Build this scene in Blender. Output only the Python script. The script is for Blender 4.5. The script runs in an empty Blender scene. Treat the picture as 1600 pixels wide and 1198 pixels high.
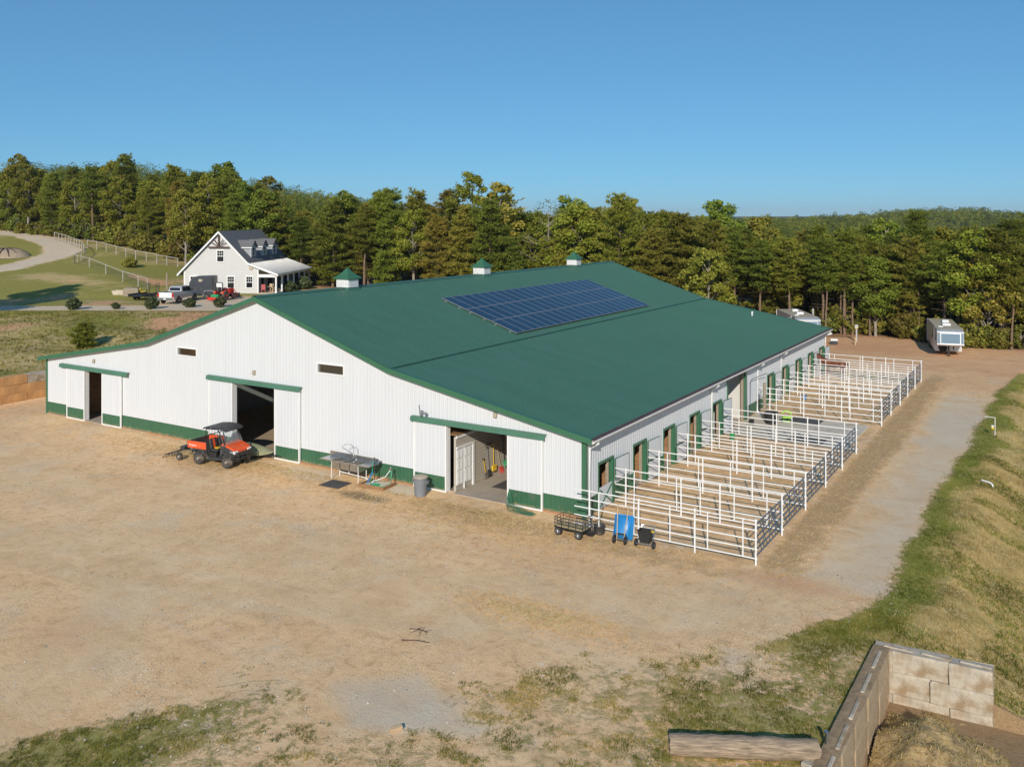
import bpy, math, random
import numpy as np
from mathutils import Vector, Matrix
R = math.radians
random.seed(7); rng = np.random.default_rng(11)
sc = bpy.context.scene
col = sc.collection
# ------------------------------------------------------------------ camera
FPX, HY, YAW = 1414.87, 338.2, R(31.724)
CX, CY, CH = 17.39, -33.99, 12.717
cam_d = bpy.data.cameras.new('camera'); cam = bpy.data.objects.new('camera', cam_d); col.objects.link(cam)
cam.location = (CX, CY, CH); cam.rotation_euler = (R(90), 0, YAW)
cam_d.sensor_width = 36.0; cam_d.lens = FPX / 1600 * 36.0
cam_d.shift_y = -(599 - HY) / 1600
cam_d.clip_start = 0.5; cam_d.clip_end = 20000
sc.camera = cam
# ------------------------------------------------------------------ sky, sun, exposure
SUN_EL, SUN_AZ = R(24.5), R(23.0)        # shadows run 23 degrees left of the barn's long axis
SUNV = Vector((math.sin(SUN_AZ) * math.cos(SUN_EL), -math.cos(SUN_AZ) * math.cos(SUN_EL), math.sin(SUN_EL)))
world = bpy.data.worlds.new('World'); sc.world = world; world.use_nodes = True
wn = world.node_tree.nodes; wl = world.node_tree.links
sky = wn.new('ShaderNodeTexSky'); sky.sky_type = 'NISHITA'; sky.sun_disc = False
sky.sun_elevation = SUN_EL; sky.sun_rotation = math.atan2(SUNV.x, SUNV.y)
sky.altitude = 300; sky.air_density = 0.7; sky.dust_density = 0.0; sky.ozone_density = 6.0
gam = wn.new('ShaderNodeGamma'); gam.inputs[1].default_value = 0.55; wl.new(sky.outputs[0], gam.inputs[0])
tone = wn.new('ShaderNodeMix'); tone.data_type = 'RGBA'; tone.blend_type = 'MULTIPLY'; tone.inputs[0].default_value = 1.0
wl.new(gam.outputs[0], tone.inputs[6]); tone.inputs[7].default_value = (0.79, 1.46, 1.8, 1)
wl.new(tone.outputs[2], wn['Background'].inputs[0]); wn['Background'].inputs[1].default_value = 0.1
sun_d = bpy.data.lights.new('sun', 'SUN'); sun = bpy.data.objects.new('sun', sun_d); col.objects.link(sun)
sun_d.energy = 3.3; sun_d.angle = R(0.53); sun_d.color = (1.0, 0.92, 0.8)
sun.rotation_euler = SUNV.to_track_quat('Z', 'Y').to_euler()
vs = sc.view_settings
vs.view_transform = 'Standard'; vs.look = 'None'; vs.exposure = 0.32; vs.gamma = 1.0; vs.use_curve_mapping = False
sc.cycles.use_denoising = True
sc.cycles.max_bounces = 6; sc.cycles.transparent_max_bounces = 6
# ------------------------------------------------------------------ geometry of the place
FW = np.array([-math.sin(YAW), math.cos(YAW)]); RT = np.array([math.cos(YAW), math.sin(YAW)])
def sstep(a, b, x):
    t = np.clip((np.asarray(x, float) - a) / (b - a), 0, 1); return t * t * (3 - 2 * t)
def vnoise(x, y, s, seed=0):
    """smooth value noise in 0..1"""
    x = np.asarray(x, float) / s + seed * 17.3; y = np.asarray(y, float) / s + seed * 9.1
    xi = np.floor(x); yi = np.floor(y); fx = x - xi; fy = y - yi
    fx = fx * fx * (3 - 2 * fx); fy = fy * fy * (3 - 2 * fy)
    def h(a, b):
        v = np.sin(a * 127.1 + b * 311.7 + seed * 74.7) * 43758.5453; return v - np.floor(v)
    return (h(xi, yi) * (1 - fx) + h(xi + 1, yi) * fx) * (1 - fy) + (h(xi, yi + 1) * (1 - fx) + h(xi + 1, yi + 1) * fx) * fy
def cam_ds(x, y):
    dx = np.asarray(x, float) - CX; dy = np.asarray(y, float) - CY
    return dx * FW[0] + dy * FW[1], dx * RT[0] + dy * RT[1]
def Z(x, y):
    """ground height"""
    x = np.asarray(x, float); y = np.asarray(y, float)
    d, s = cam_ds(x, y); dd = np.maximum(d, 20.0); u = 800 + FPX * s / dd
    bank = 1.83 + 0.72 * sstep(66, 97, d)
    d0 = 110 + 0.09 * np.clip(u - 200, 0, 400)
    t = np.clip(d - d0, 0, 400); ramp = 0.095 * np.minimum(t, 70) + 0.07 * np.clip(t - 70, 0, 230)
    amp = np.exp(-(np.clip(u - 150, 0, None) / 430.0) ** 2)
    ramp = ramp * np.where(t < 3, t / 3.0, 1.0)
    zl = bank + ramp * amp + (vnoise(x, y, 9, 3) - .5) * .35 * sstep(0, 6, t) + (vnoise(x, y, 5, 8) - .5) * .5 * sstep(-44, -50, x) * (1 - sstep(90, 96, d))
    w_near = sstep(-43.95, -44.45, x); w_far = sstep(-40, -62, x)
    k = sstep(44, 54, y); z = zl * (w_near * (1 - k) + w_far * k)
    # falling bank on the right of the lane
    xs_ = 13.3 + 0.25 * (vnoise(x, y, 6, 5) - .5)
    fall = -np.clip((x - xs_), 0, 14) * 0.33 * sstep(0, 2.0, x - xs_) * (1 - sstep(46, 60, y))
    z = z + fall
    # woods behind roll gently away to distant hills
    far = sstep(105, 330, d)
    z = z + (-4.0 * far + (vnoise(x, y, 170, 2) - .5) * 4.5 * far) * (1 - amp * (u < 700))
    z = z + sstep(430, 760, d) * (1 - .6 * sstep(900, 1300, d)) * (9.5 * np.exp(-((u - 1530) / 250.0) ** 2) + 5 * (vnoise(x, y, 140, 12) - .5)) + sstep(1200, 2000, d) * (-3 + 9 * vnoise(x, y, 420, 4)) + sstep(2400, 4200, d) * (22 * vnoise(x, y, 1100, 6) - 4)
    # manure bunker cut
    inb = (x > 12.62 - 0.0 * y) & (x < 19.5) & (y < -5.75) & (y > -16)
    floor = -1.36 + 0.0 * x
    z = np.where(inb, np.minimum(z, floor), z)
    # slight yard relief
    z = z + (vnoise(x, y, 7, 9) - .5) * .05 * (np.abs(z) < .3) * ((x > 9) | (y < -4))
    return z
def G(u, v, z=0.0):
    t = (CH - z) * FPX / (v - HY); s = t * (u - 800) / FPX
    return np.array([CX + FW[0] * t + RT[0] * s, CY + FW[1] * t + RT[1] * s, z])
def at_depth(u, d):
    s = d * (u - 800) / FPX
    return np.array([CX + FW[0] * d + RT[0] * s, CY + FW[1] * d + RT[1] * s])
def hit(u, v, d0=55.0, d1=400.0):
    """the point of the hillside that stands at this place of the photograph"""
    ds = np.arange(d0, d1, 0.25); s = ds * (u - 800) / FPX
    X = CX + FW[0] * ds + RT[0] * s; Y = CY + FW[1] * ds + RT[1] * s
    zr = CH - (v - HY) * ds / FPX
    below = np.nonzero(Z(X, Y) >= zr)[0]
    i = below[0] if len(below) else len(ds) - 1
    return Vector((X[i], Y[i], float(Z(X[i], Y[i]))))
# ------------------------------------------------------------------ materials
def nt(name):
    m = bpy.data.materials.new(name); m.use_nodes = True
    n = m.node_tree.nodes; return m, n, m.node_tree.links, n['Principled BSDF']
def mk(name, c, rough=.6, metal=0.0, var=.12, scale=4.0, bump=0.0, bscale=None, streak=None, dirt=None, spec=.5, tint=None):
    """procedural paint/stuff: colour with noise wear, optional streaks, dirt and bump"""
    m, n, l, p = nt(name)
    tc = n.new('ShaderNodeTexCoord'); mp = n.new('ShaderNodeMapping'); l.new(tc.outputs['Object'], mp.inputs[0])
    if streak: mp.inputs['Scale'].default_value = streak
    no = n.new('ShaderNodeTexNoise'); no.inputs['Scale'].default_value = scale; no.inputs['Detail'].default_value = 5; no.inputs['Roughness'].default_value = .6
    l.new(mp.outputs[0], no.inputs['Vector'])
    r = n.new('ShaderNodeValToRGB'); r.color_ramp.elements[0].position = .3; r.color_ramp.elements[1].position = .7
    a = tint if tint else [v * (1 - var) for v in c]
    r.color_ramp.elements[0].color = (*a, 1); r.color_ramp.elements[1].color = (*[min(1, v * (1 + var)) for v in c], 1)
    l.new(no.outputs[0], r.inputs[0]); out = r.outputs[0]
    if dirt:
        n2 = n.new('ShaderNodeTexNoise'); n2.inputs['Scale'].default_value = dirt[1]; n2.inputs['Detail'].default_value = 6
        l.new(tc.outputs['Object'], n2.inputs['Vector'])
        mr = n.new('ShaderNodeMapRange'); mr.inputs[1].default_value = dirt[2]; mr.inputs[2].default_value = dirt[2] + .2; l.new(n2.outputs[0], mr.inputs[0])
        mx = n.new('ShaderNodeMix'); mx.data_type = 'RGBA'; l.new(mr.outputs[0], mx.inputs[0]); l.new(out, mx.inputs[6]); mx.inputs[7].default_value = (*dirt[0], 1)
        out = mx.outputs[2]
    l.new(out, p.inputs['Base Color'])
    p.inputs['Roughness'].default_value = rough; p.inputs['Metallic'].default_value = metal
    p.inputs['Specular IOR Level'].default_value = spec
    if bump:
        nb = n.new('ShaderNodeTexNoise'); nb.inputs['Scale'].default_value = bscale or scale * 4; nb.inputs['Detail'].default_value = 4
        l.new(tc.outputs['Object'], nb.inputs['Vector'])
        b = n.new('ShaderNodeBump'); b.inputs['Strength'].default_value = bump; b.inputs['Distance'].default_value = .03
        l.new(nb.outputs[0], b.inputs['Height']); l.new(b.outputs[0], p.inputs['Normal'])
    return m
def leafmat(name, c0, c1, c2, hue=.03, val=.35, trans=.3, rough=.6):
    """foliage: colour runs from c0 to c2 by leaf and by tree"""
    m, n, l, p = nt(name)
    at = n.new('ShaderNodeAttribute'); at.attribute_name = 'var'
    r = n.new('ShaderNodeValToRGB'); e = r.color_ramp.elements
    e[0].color = (*c0, 1); e[1].color = (*c2, 1); x = e.new(.5); x.color = (*c1, 1)
    l.new(at.outputs['Fac'], r.inputs[0])
    oi = n.new('ShaderNodeObjectInfo'); hs = n.new('ShaderNodeHueSaturation')
    m1 = n.new('ShaderNodeMapRange'); m1.inputs[3].default_value = .5 - hue; m1.inputs[4].default_value = .5 + hue; l.new(oi.outputs['Random'], m1.inputs[0])
    w = n.new('ShaderNodeTexWhiteNoise'); w.noise_dimensions = '1D'; l.new(oi.outputs['Random'], w.inputs['W'])
    m2 = n.new('ShaderNodeMapRange'); m2.inputs[3].default_value = 1 - val; m2.inputs[4].default_value = 1 + val; l.new(w.outputs['Value'], m2.inputs[0])
    l.new(m1.outputs[0], hs.inputs['Hue']); l.new(m2.outputs[0], hs.inputs['Value']); l.new(r.outputs[0], hs.inputs['Color'])
    l.new(hs.outputs[0], p.inputs['Base Color']); p.inputs['Roughness'].default_value = rough; p.inputs['Specular IOR Level'].default_value = .25
    tr = n.new('ShaderNodeBsdfTranslucent'); l.new(hs.outputs[0], tr.inputs['Color'])
    mx = n.new('ShaderNodeMixShader'); mx.inputs[0].default_value = trans
    l.new(p.outputs[0], mx.inputs[1]); l.new(tr.outputs[0], mx.inputs[2]); l.new(mx.outputs[0], n['Material Output'].inputs[0])
    return m
def glassmat(name, c, rough=.06):
    m, n, l, p = nt(name); p.inputs['Base Color'].default_value = (*c, 1); p.inputs['Roughness'].default_value = rough; p.inputs['Specular IOR Level'].default_value = .9
    return m
def clearglass(name, tint=(.75, .8, .8)):
    m, n, l, p = nt(name)
    t = n.new('ShaderNodeBsdfTransparent'); t.inputs[0].default_value = (*tint, 1); g = n.new('ShaderNodeBsdfGlossy'); g.inputs['Roughness'].default_value = .08
    mx = n.new('ShaderNodeMixShader'); mx.inputs[0].default_value = .16
    l.new(t.outputs[0], mx.inputs[1]); l.new(g.outputs[0], mx.inputs[2]); l.new(mx.outputs[0], n['Material Output'].inputs[0])
    return m
M = {}
M['siding'] = mk('white_siding', (.64, .662, .688), .42, var=.025, scale=1.2, streak=(1.5, 1.5, .12), dirt=None)
M['siding2'] = mk('white_door_siding', (.64, .662, .692), .4, var=.03, scale=1.5, streak=(1.5, 1.5, .2))
M['wains'] = mk('green_wainscot', (.04, .128, .068), .45, var=.1, scale=1.4, dirt=((.1, .14, .085), 2.2, .6))
def splash(m, top=.34, c=(.42, .3, .17)):
    """dried mud thrown up on the foot of a wall"""
    n = m.node_tree.nodes; l = m.node_tree.links; p = n['Principled BSDF']; src = p.inputs['Base Color'].links[0].from_socket
    tc = n.new('ShaderNodeTexCoord'); sx = n.new('ShaderNodeSeparateXYZ'); l.new(tc.outputs['Object'], sx.inputs[0])
    no = n.new('ShaderNodeTexNoise'); no.inputs['Scale'].default_value = 3.5; no.inputs['Detail'].default_value = 8; no.inputs['Roughness'].default_value = .75; l.new(tc.outputs['Object'], no.inputs['Vector'])
    mr = n.new('ShaderNodeMapRange'); mr.inputs[1].default_value = 0; mr.inputs[2].default_value = top; mr.inputs[3].default_value = .42; mr.inputs[4].default_value = -.28; l.new(sx.outputs['Z'], mr.inputs[0])
    ad = n.new('ShaderNodeMath'); l.new(no.outputs[0], ad.inputs[0]); l.new(mr.outputs[0], ad.inputs[1])
    m2 = n.new('ShaderNodeMapRange'); m2.inputs[1].default_value = .52; m2.inputs[2].default_value = .9; m2.inputs[4].default_value = .75; l.new(ad.outputs[0], m2.inputs[0])
    mx = n.new('ShaderNodeMix'); mx.data_type = 'RGBA'; l.new(m2.outputs[0], mx.inputs[0]); l.new(src, mx.inputs[6]); mx.inputs[7].default_value = (*c, 1); l.new(mx.outputs[2], p.inputs['Base Color'])
splash(M['wains'])
M['roof'] = mk('green_roof_metal', (.05, .136, .094), .45, var=.07, scale=.9, streak=(.12, 1.2, 1), dirt=((.055, .138, .1), .5, .5))
M['trim'] = mk('green_trim', (.045, .15, .082), .4, var=.06, scale=1.0)
M['hdr'] = mk('faded_green_track_cover', (.075, .185, .12), .45, var=.1, scale=1.0)
M['white'] = mk('white_trim', (.8, .8, .79), .4, var=.04, scale=2)
M['pipe'] = mk('white_pipe', (.8, .8, .785), .38, var=.05, scale=3, dirt=((.46, .38, .29), 5, .6))
M['gate'] = mk('grey_blue_gate_steel', (.12, .16, .21), .4, metal=.45, var=.15, scale=4)
M['guard'] = mk('brown_gutter_guard', (.085, .05, .045), .7, var=.3, scale=3)
M['flash'] = mk('roof_flashing', (.02, .07, .05), .5, var=.2, scale=1)
M['inner'] = mk('interior_liner', (.62, .61, .58), .6, var=.06, scale=.8)
M['lap'] = mk('beige_lap_siding', (.46, .42, .35), .6, var=.05, scale=2)
M['wood'] = mk('stall_wood', (.30, .165, .075), .7, var=.3, scale=2, streak=(1, .4, 8), bump=.2)
M['post'] = mk('weathered_wood_post', (.33, .27, .2), .8, var=.25, scale=3, streak=(6, 6, .6), bump=.3)
M['grey_wood'] = mk('grey_fence_wood', (.42, .38, .33), .85, var=.2, scale=3, bump=.2)
M['conc'] = mk('concrete', (.42, .36, .29), .8, var=.14, scale=1.2, bump=.15, bscale=30)
M['pad'] = mk('pale_concrete', (.62, .54, .43), .8, var=.14, scale=.9, bump=.15, bscale=30, dirt=((.3, .24, .17), 1.1, .55))
M['sand'] = mk('arena_sand', (.4, .31, .21), .95, var=.15, scale=2, bump=.4, bscale=12)
M['rubber'] = mk('black_rubber', (.022, .022, .022), .8, var=.3, scale=5)
M['mat'] = mk('rubber_mat', (.075, .07, .068), .85, var=.25, scale=3, bump=.2)
M['black'] = mk('black_metal', (.02, .02, .021), .45, var=.3, scale=5)
M['darkgrey'] = mk('dark_grey_plastic', (.045, .046, .048), .6, var=.25, scale=4, dirt=((.2, .16, .12), 3, .58))
M['tire'] = mk('tire_rubber', (.05, .046, .042), .9, var=.25, scale=6, dirt=((.24, .19, .14), 4, .52))
M['rim'] = mk('dusty_rim', (.3, .27, .23), .6, var=.2, scale=6)
M['chrome'] = mk('bright_steel', (.6, .61, .62), .22, metal=.95, var=.06, scale=4)
M['steel'] = mk('stainless_steel', (.5, .49, .47), .34, metal=.9, var=.12, scale=3, streak=(1, 6, 1))
M['pframe'] = mk('panel_frame_metal', (.36, .37, .38), .4, metal=.5, var=.06, scale=2)
M['alum'] = mk('aluminium_sheet', (.62, .63, .64), .35, metal=.6, var=.08, scale=1.5)
M['orange'] = mk('orange_paint', (.78, .1, .025), .38, var=.06, scale=3, dirt=((.5, .2, .1), 3.2, .56))
M['red'] = mk('red_paint', (.62, .035, .03), .4, var=.08, scale=3)
M['yellow'] = mk('yellow_plastic', (.75, .5, .03), .45, var=.08, scale=3)
M['blue'] = mk('blue_plastic', (.02, .21, .52), .38, var=.06, scale=3)
M['green'] = mk('green_plastic', (.03, .35, .13), .5, var=.1, scale=3)
M['lime'] = mk('lime_green_paint', (.35, .72, .06), .4, var=.05, scale=3)
M['hose'] = mk('green_hose', (.03, .36, .17), .5, var=.1, scale=6)
M['canpl'] = mk('grey_bin_plastic', (.2, .215, .24), .55, var=.1, scale=3, dirt=((.34, .29, .22), 3, .6))
M['tanpl'] = mk('dusty_lid', (.42, .37, .28), .8, var=.15, scale=6)
M['straw'] = mk('straw', (.42, .33, .17), .9, var=.35, scale=20)
M['woodh'] = mk('ash_handle', (.55, .4, .24), .6, var=.15, scale=4)
M['tarp'] = mk('olive_canvas', (.27, .28, .16), .85, var=.18, scale=2, bump=.6, bscale=5)
M['glass'] = glassmat('window_glass', (.012, .016, .02))
M['bglass'] = glassmat('blue_tint_glass', (.17, .24, .3), .16)
M['clear'] = clearglass('clear_windshield')
M['cell'] = None
M['shingle'] = mk('charcoal_shingles', (.16, .158, .16), .9, var=.25, scale=6, bump=.4, bscale=20)
M['hsid'] = mk('pale_grey_house_siding', (.57, .565, .55), .6, var=.03, scale=1)
M['hmetal'] = mk('silver_porch_roof', (.48, .48, .47), .35, metal=.5, var=.06, scale=1)
M['hshade'] = mk('shade_toned_siding', (.33, .35, .37), .6, var=.05, scale=2)  # house siding coloured darker and bluer, shade of the porch side painted in
M['brown'] = mk('dark_brown_timber', (.09, .045, .035), .7, var=.2, scale=3)
M['silver'] = mk('silver_car_paint', (.5, .51, .52), .25, metal=.35, var=.03, scale=1)
M['wpaint'] = mk('white_car_paint', (.8, .8, .8), .25, var=.02, scale=1)
M['dtrail'] = mk('charcoal_fibreglass', (.05, .055, .065), .3, var=.15, scale=1.2, dirt=((.12, .12, .12), 1.5, .62))
M['lamp'] = mk('clear_lens', (.75, .77, .78), .15, var=.05, scale=8)
M['redlens'] = mk('red_lens', (.55, .02, .02), .2, var=.05, scale=8)
M['amber'] = mk('amber_lens', (.8, .3, .03), .25, var=.05, scale=8)
M['bark'] = mk('pine_bark', (.2, .135, .09), .95, var=.35, scale=3, streak=(4, 4, .8), bump=.6, bscale=14)
M['bark2'] = mk('pale_grey_bark', (.3, .265, .22), .95, var=.3, scale=3, streak=(4, 4, .8), bump=.5, bscale=14)
M['dead'] = mk('dead_wood', (.33, .28, .24), .95, var=.2, scale=3)
M['hide'] = mk('bay_horse_coat', (.16, .05, .022), .5, var=.25, scale=2)
M['mane'] = mk('black_mane', (.015, .012, .01), .7, var=.2, scale=5)
M['pinkred'] = mk('faded_red_chair', (.55, .14, .14), .6, var=.1, scale=3)
M['blk'] = mk('stained_concrete_block', (.5, .435, .34), .92, var=.25, scale=3.2, bump=.7, bscale=18, dirt=((.33, .235, .14), 2.1, .46))
M['soil'] = mk('dry_brown_soil', (.34, .235, .135), .95, var=.3, scale=5, bump=.6, bscale=20)
M['blkd'] = mk('soil_stained_block', (.5, .375, .235), .92, var=.3, scale=2.5, bump=.6, bscale=16, dirt=((.36, .25, .14), 2.6, .48))
M['oblk'] = mk('clay_stained_block', (.56, .3, .12), .9, var=.25, scale=1.6, streak=(1, 3.5, .35), bump=.4, bscale=8, dirt=((.5, .4, .27), .7, .6))
M['log'] = mk('weathered_log', (.3, .225, .155), .9, var=.55, scale=4, streak=(.5, 7, 7), bump=.8, bscale=9)
M['manure'] = mk('manure_and_straw', (.34, .235, .115), .95, var=.5, scale=2.2, bump=1.0, bscale=10, dirt=((.52, .38, .18), 2.6, .44))
M['clay'] = mk('red_clay', (.42, .2, .1), .95, var=.2, scale=2, bump=.5)
M['pine'] = leafmat('pine_needles', (.055, .066, .006), (.175, .205, .021), (.33, .325, .052), .025, .28, .42)
M['pine2'] = leafmat('yellowing_pine_needles', (.065, .07, .008), (.22, .205, .024), (.4, .335, .065), .02, .22, .4)
M['oak'] = leafmat('broad_leaves', (.06, .078, .006), (.195, .232, .021), (.37, .37, .05), .035, .28, .42)
M['yoak'] = leafmat('yellow_green_leaves', (.09, .095, .013), (.26, .26, .03), (.48, .42, .07), .02, .2, .38)
M['roak'] = leafmat('rust_brown_leaves', (.06, .036, .018), (.15, .088, .045), (.25, .15, .08), .02, .2)
M['holly'] = leafmat('shrub_leaves', (.025, .04, .014), (.065, .085, .03), (.14, .16, .07), .02, .2)
M['brush'] = leafmat('undergrowth_leaves', (.065, .078, .009), (.18, .2, .024), (.35, .33, .06), .04, .3, .38)
M['canopy'] = leafmat('wood_canopy', (.05, .068, .007), (.165, .2, .023), (.31, .305, .05), 0, 0, .38)
M['grass'] = leafmat('lawn_blades', (.1, .105, .01), (.25, .24, .034), (.56, .44, .15), 0, 0, .38)
M['verge'] = leafmat('verge_blades', (.1, .125, .01), (.215, .25, .03), (.4, .38, .08), 0, 0, .4)
M['drygrass'] = leafmat('dry_blades', (.3, .225, .07), (.56, .41, .155), (.76, .59, .27), 0, 0, .3)
# ------------------------------------------------------------------ mesh helpers
class MB:
    def __init__(s): s.v = []; s.f = []; s.smooth = False
    def add(s, vs, fs):
        o = len(s.v); s.v += [tuple(map(float, p)) for p in vs]; s.f += [tuple(i + o for i in q) for q in fs]; return s
    def box(s, c, sz, rz=0.0, m=None):
        hx, hy, hz = sz[0] / 2, sz[1] / 2, sz[2] / 2
        pts = [Vector((x, y, z)) for z in (-hz, hz) for x, y in ((-hx, -hy), (hx, -hy), (hx, hy), (-hx, hy))]
        rot = m if m is not None else Matrix.Rotation(rz, 3, 'Z')
        pts = [rot @ p + Vector(c) for p in pts]
        return s.add(pts, [(0, 3, 2, 1), (4, 5, 6, 7), (0, 1, 5, 4), (1, 2, 6, 5), (2, 3, 7, 6), (3, 0, 4, 7)])
    def bx(s, x0, x1, y0, y1, z0, z1): return s.box(((x0 + x1) / 2, (y0 + y1) / 2, (z0 + z1) / 2), (abs(x1 - x0), abs(y1 - y0), abs(z1 - z0)))
    def tube(s, a, b, r0, r1=None, n=6):
        a = Vector(a); b = Vector(b); r1 = r0 if r1 is None else r1
        w = (b - a).normalized(); t = Vector((0, 0, 1)) if abs(w.z) < .9 else Vector((1, 0, 0))
        p = w.cross(t).normalized(); q = w.cross(p)
        vs = []
        for c, r in ((a, r0), (b, r1)):
            for i in range(n):
                an = 2 * math.pi * i / n; vs.append(c + (p * math.cos(an) + q * math.sin(an)) * r)
        fs = [(i, (i + 1) % n, n + (i + 1) % n, n + i) for i in range(n)]
        return s.add(vs, fs + [tuple(range(n - 1, -1, -1)), tuple(range(n, 2 * n))])
    def path(s, pts, r, n=6, r1=None):
        """tube along a polyline with mitred joints"""
        P = [Vector(p) for p in pts]; vs = []; fs = []; k = len(P)
        for i, c in enumerate(P):
            w = ((P[min(i + 1, k - 1)] - c).normalized() + (c - P[max(i - 1, 0)]).normalized())
            w = w.normalized() if w.length > 1e-6 else Vector((0, 0, 1))
            t = Vector((0, 0, 1)) if abs(w.z) < .95 else Vector((1, 0, 0))
            p = w.cross(t).normalized(); q = w.cross(p); rr = r if r1 is None else r + (r1 - r) * i / (k - 1)
            for j in range(n):
                an = 2 * math.pi * j / n; vs.append(c + (p * math.cos(an) + q * math.sin(an)) * rr)
        for i in range(k - 1):
            for j in range(n): fs.append((i * n + j, i * n + (j + 1) % n, (i + 1) * n + (j + 1) % n, (i + 1) * n + j))
        return s.add(vs, fs + [tuple(range(n - 1, -1, -1)), tuple(range((k - 1) * n, k * n))])
    def lathe(s, prof, n=14, o=(0, 0, 0), axis='Z'):
        vs = []
        for r, h in prof:
            for i in range(n):
                an = 2 * math.pi * i / n; a, b = r * math.cos(an), r * math.sin(an)
                p = {'Z': (a, b, h), 'Y': (a, h, b), 'X': (h, a, b)}[axis]
                vs.append((p[0] + o[0], p[1] + o[1], p[2] + o[2]))
        k = len(prof); fs = [(i * n + j, i * n + (j + 1) % n, (i + 1) * n + (j + 1) % n, (i + 1) * n + j) for i in range(k - 1) for j in range(n)]
        return s.add(vs, fs + [tuple(range(n - 1, -1, -1)), tuple(range((k - 1) * n, k * n))])
    def prism(s, poly, a, b, plane='xz'):
        """polygon extruded along the third axis from a to b"""
        f = {'xz': lambda p, t: (p[0], t, p[1]), 'yz': lambda p, t: (t, p[0], p[1]), 'xy': lambda p, t: (p[0], p[1], t)}[plane]
        n = len(poly); vs = [f(p, a) for p in poly] + [f(p, b) for p in poly]
        return s.add(vs, [(i, (i + 1) % n, n + (i + 1) % n, n + i) for i in range(n)] + [tuple(range(n - 1, -1, -1)), tuple(range(n, 2 * n))])
    def loft(s, rings, cap=True):
        n = len(rings[0]); vs = [p for r in rings for p in r]; k = len(rings)
        fs = [(i * n + j, i * n + (j + 1) % n, (i + 1) * n + (j + 1) % n, (i + 1) * n + j) for i in range(k - 1) for j in range(n)]
        if cap: fs += [tuple(range(n - 1, -1, -1)), tuple(range((k - 1) * n, k * n))]
        return s.add(vs, fs)
    def quad(s, *p): return s.add(p, [tuple(range(len(p)))])
    def mesh(s, name, mat, smooth=False, bevel=0):
        me = bpy.data.meshes.new(name); me.from_pydata(s.v, [], s.f); me.materials.append(mat)
        import bmesh
        bm = bmesh.new(); bm.from_mesh(me)
        if bevel: bmesh.ops.bevel(bm, geom=bm.edges[:], offset=bevel, segments=1, affect='EDGES', clamp_overlap=True)
        bmesh.ops.recalc_face_normals(bm, faces=bm.faces[:]); bm.to_mesh(me); bm.free()
        if smooth:
            me.polygons.foreach_set('use_smooth', [True] * len(me.polygons))
            try: me.set_sharp_from_angle(angle=R(40))
            except Exception: pass
        return me
def link(o, parent=None):
    col.objects.link(o)
    if parent is not None: o.parent = parent
    return o
def tag(o, label=None, cat=None, group=None, kind=None):
    for k, v in (('label', label), ('category', cat), ('group', group), ('kind', kind)):
        if v: o[k] = v
    return o
def thing(name, label, cat, loc=(0, 0, 0), rz=0.0, group=None):
    o = bpy.data.objects.new(name, None); link(o); o.location = tuple(map(float, loc)); o.rotation_euler = (0, 0, rz); o.empty_display_size = .3
    return tag(o, label, cat, group)
def part(name, mb, mat, parent=None, smooth=False, bevel=0, label=None):
    me = mb.mesh(name, M[mat] if isinstance(mat, str) else mat, smooth, bevel)
    o = bpy.data.objects.new(name, me); link(o, parent)
    if label: o['label'] = label
    return o
def solo(name, mb, mat, label, cat, loc=(0, 0, 0), rz=0.0, group=None, smooth=False, bevel=0):
    o = part(name, mb, mat, None, smooth, bevel); o.location = tuple(map(float, loc)); o.rotation_euler = (0, 0, rz); return tag(o, label, cat, group)
def copy_tree(o, parent=None):
    c = o.copy(); col.objects.link(c); c.parent = parent
    for ch in o.children: copy_tree(ch, c)
    return c
def inst(name, me, parent, loc=(0, 0, 0), rz=0.0, scale=None):
    o = bpy.data.objects.new(name, me); link(o, parent); o.location = tuple(map(float, loc)); o.rotation_euler = (0, 0, rz)
    if scale: o.scale = scale
    return o
def cards(name, V, F, var, mat):
    """big triangle meshes from arrays, with a colour value per vertex"""
    V = np.asarray(V, np.float32); F = np.asarray(F, np.int32)
    me = bpy.data.meshes.new(name); me.vertices.add(len(V)); me.vertices.foreach_set('co', V.ravel())
    n, k = F.shape; me.loops.add(n * k); me.loops.foreach_set('vertex_index', F.ravel()); me.polygons.add(n)
    me.polygons.foreach_set('loop_start', np.arange(0, n * k, k, dtype=np.int32)); me.polygons.foreach_set('loop_total', np.full(n, k, np.int32))
    a = me.attributes.new('var', 'FLOAT', 'POINT'); a.data.foreach_set('value', np.asarray(var, np.float32))
    me.update(calc_edges=True); me.materials.append(mat); return me
# ------------------------------------------------------------------ ground
def poly_dist(px, py, pts):
    """distance to a polyline"""
    best = np.full(np.shape(px), 1e9)
    for (ax, ay), (bx, by) in zip(pts[:-1], pts[1:]):
        dx, dy = bx - ax, by - ay; L = dx * dx + dy * dy
        t = np.clip(((px - ax) * dx + (py - ay) * dy) / L, 0, 1)
        best = np.minimum(best, np.hypot(px - ax - t * dx, py - ay - t * dy))
    return best
EDGE = np.array([(-60, -26), (-12, -25.5), (-7, -23.6), (-4.4, -20.6), (-2.6, -17.3), (-1.6, -15.6), (.1, -14.4), (2.6, -13.4), (4.9, -10.6), (6.5, -9.2), (8.9, -7.9), (10.3, -6.4), (11.2, -3.5), (12.2, -.5), (40, 0)])
ROAD = [tuple(hit(u, v)[:2]) for u, v in ((-160, 440), (-60, 428), (0, 421), (40, 412), (75, 404), (97, 395), (97, 384), (75, 375), (45, 368), (0, 362), (-90, 357))]
TREELINE_U = np.array([-700, -150, 0, 150, 280, 330, 420, 520, 700, 950, 1150, 1300, 1400, 1500, 1600, 1900, 2400])
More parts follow.
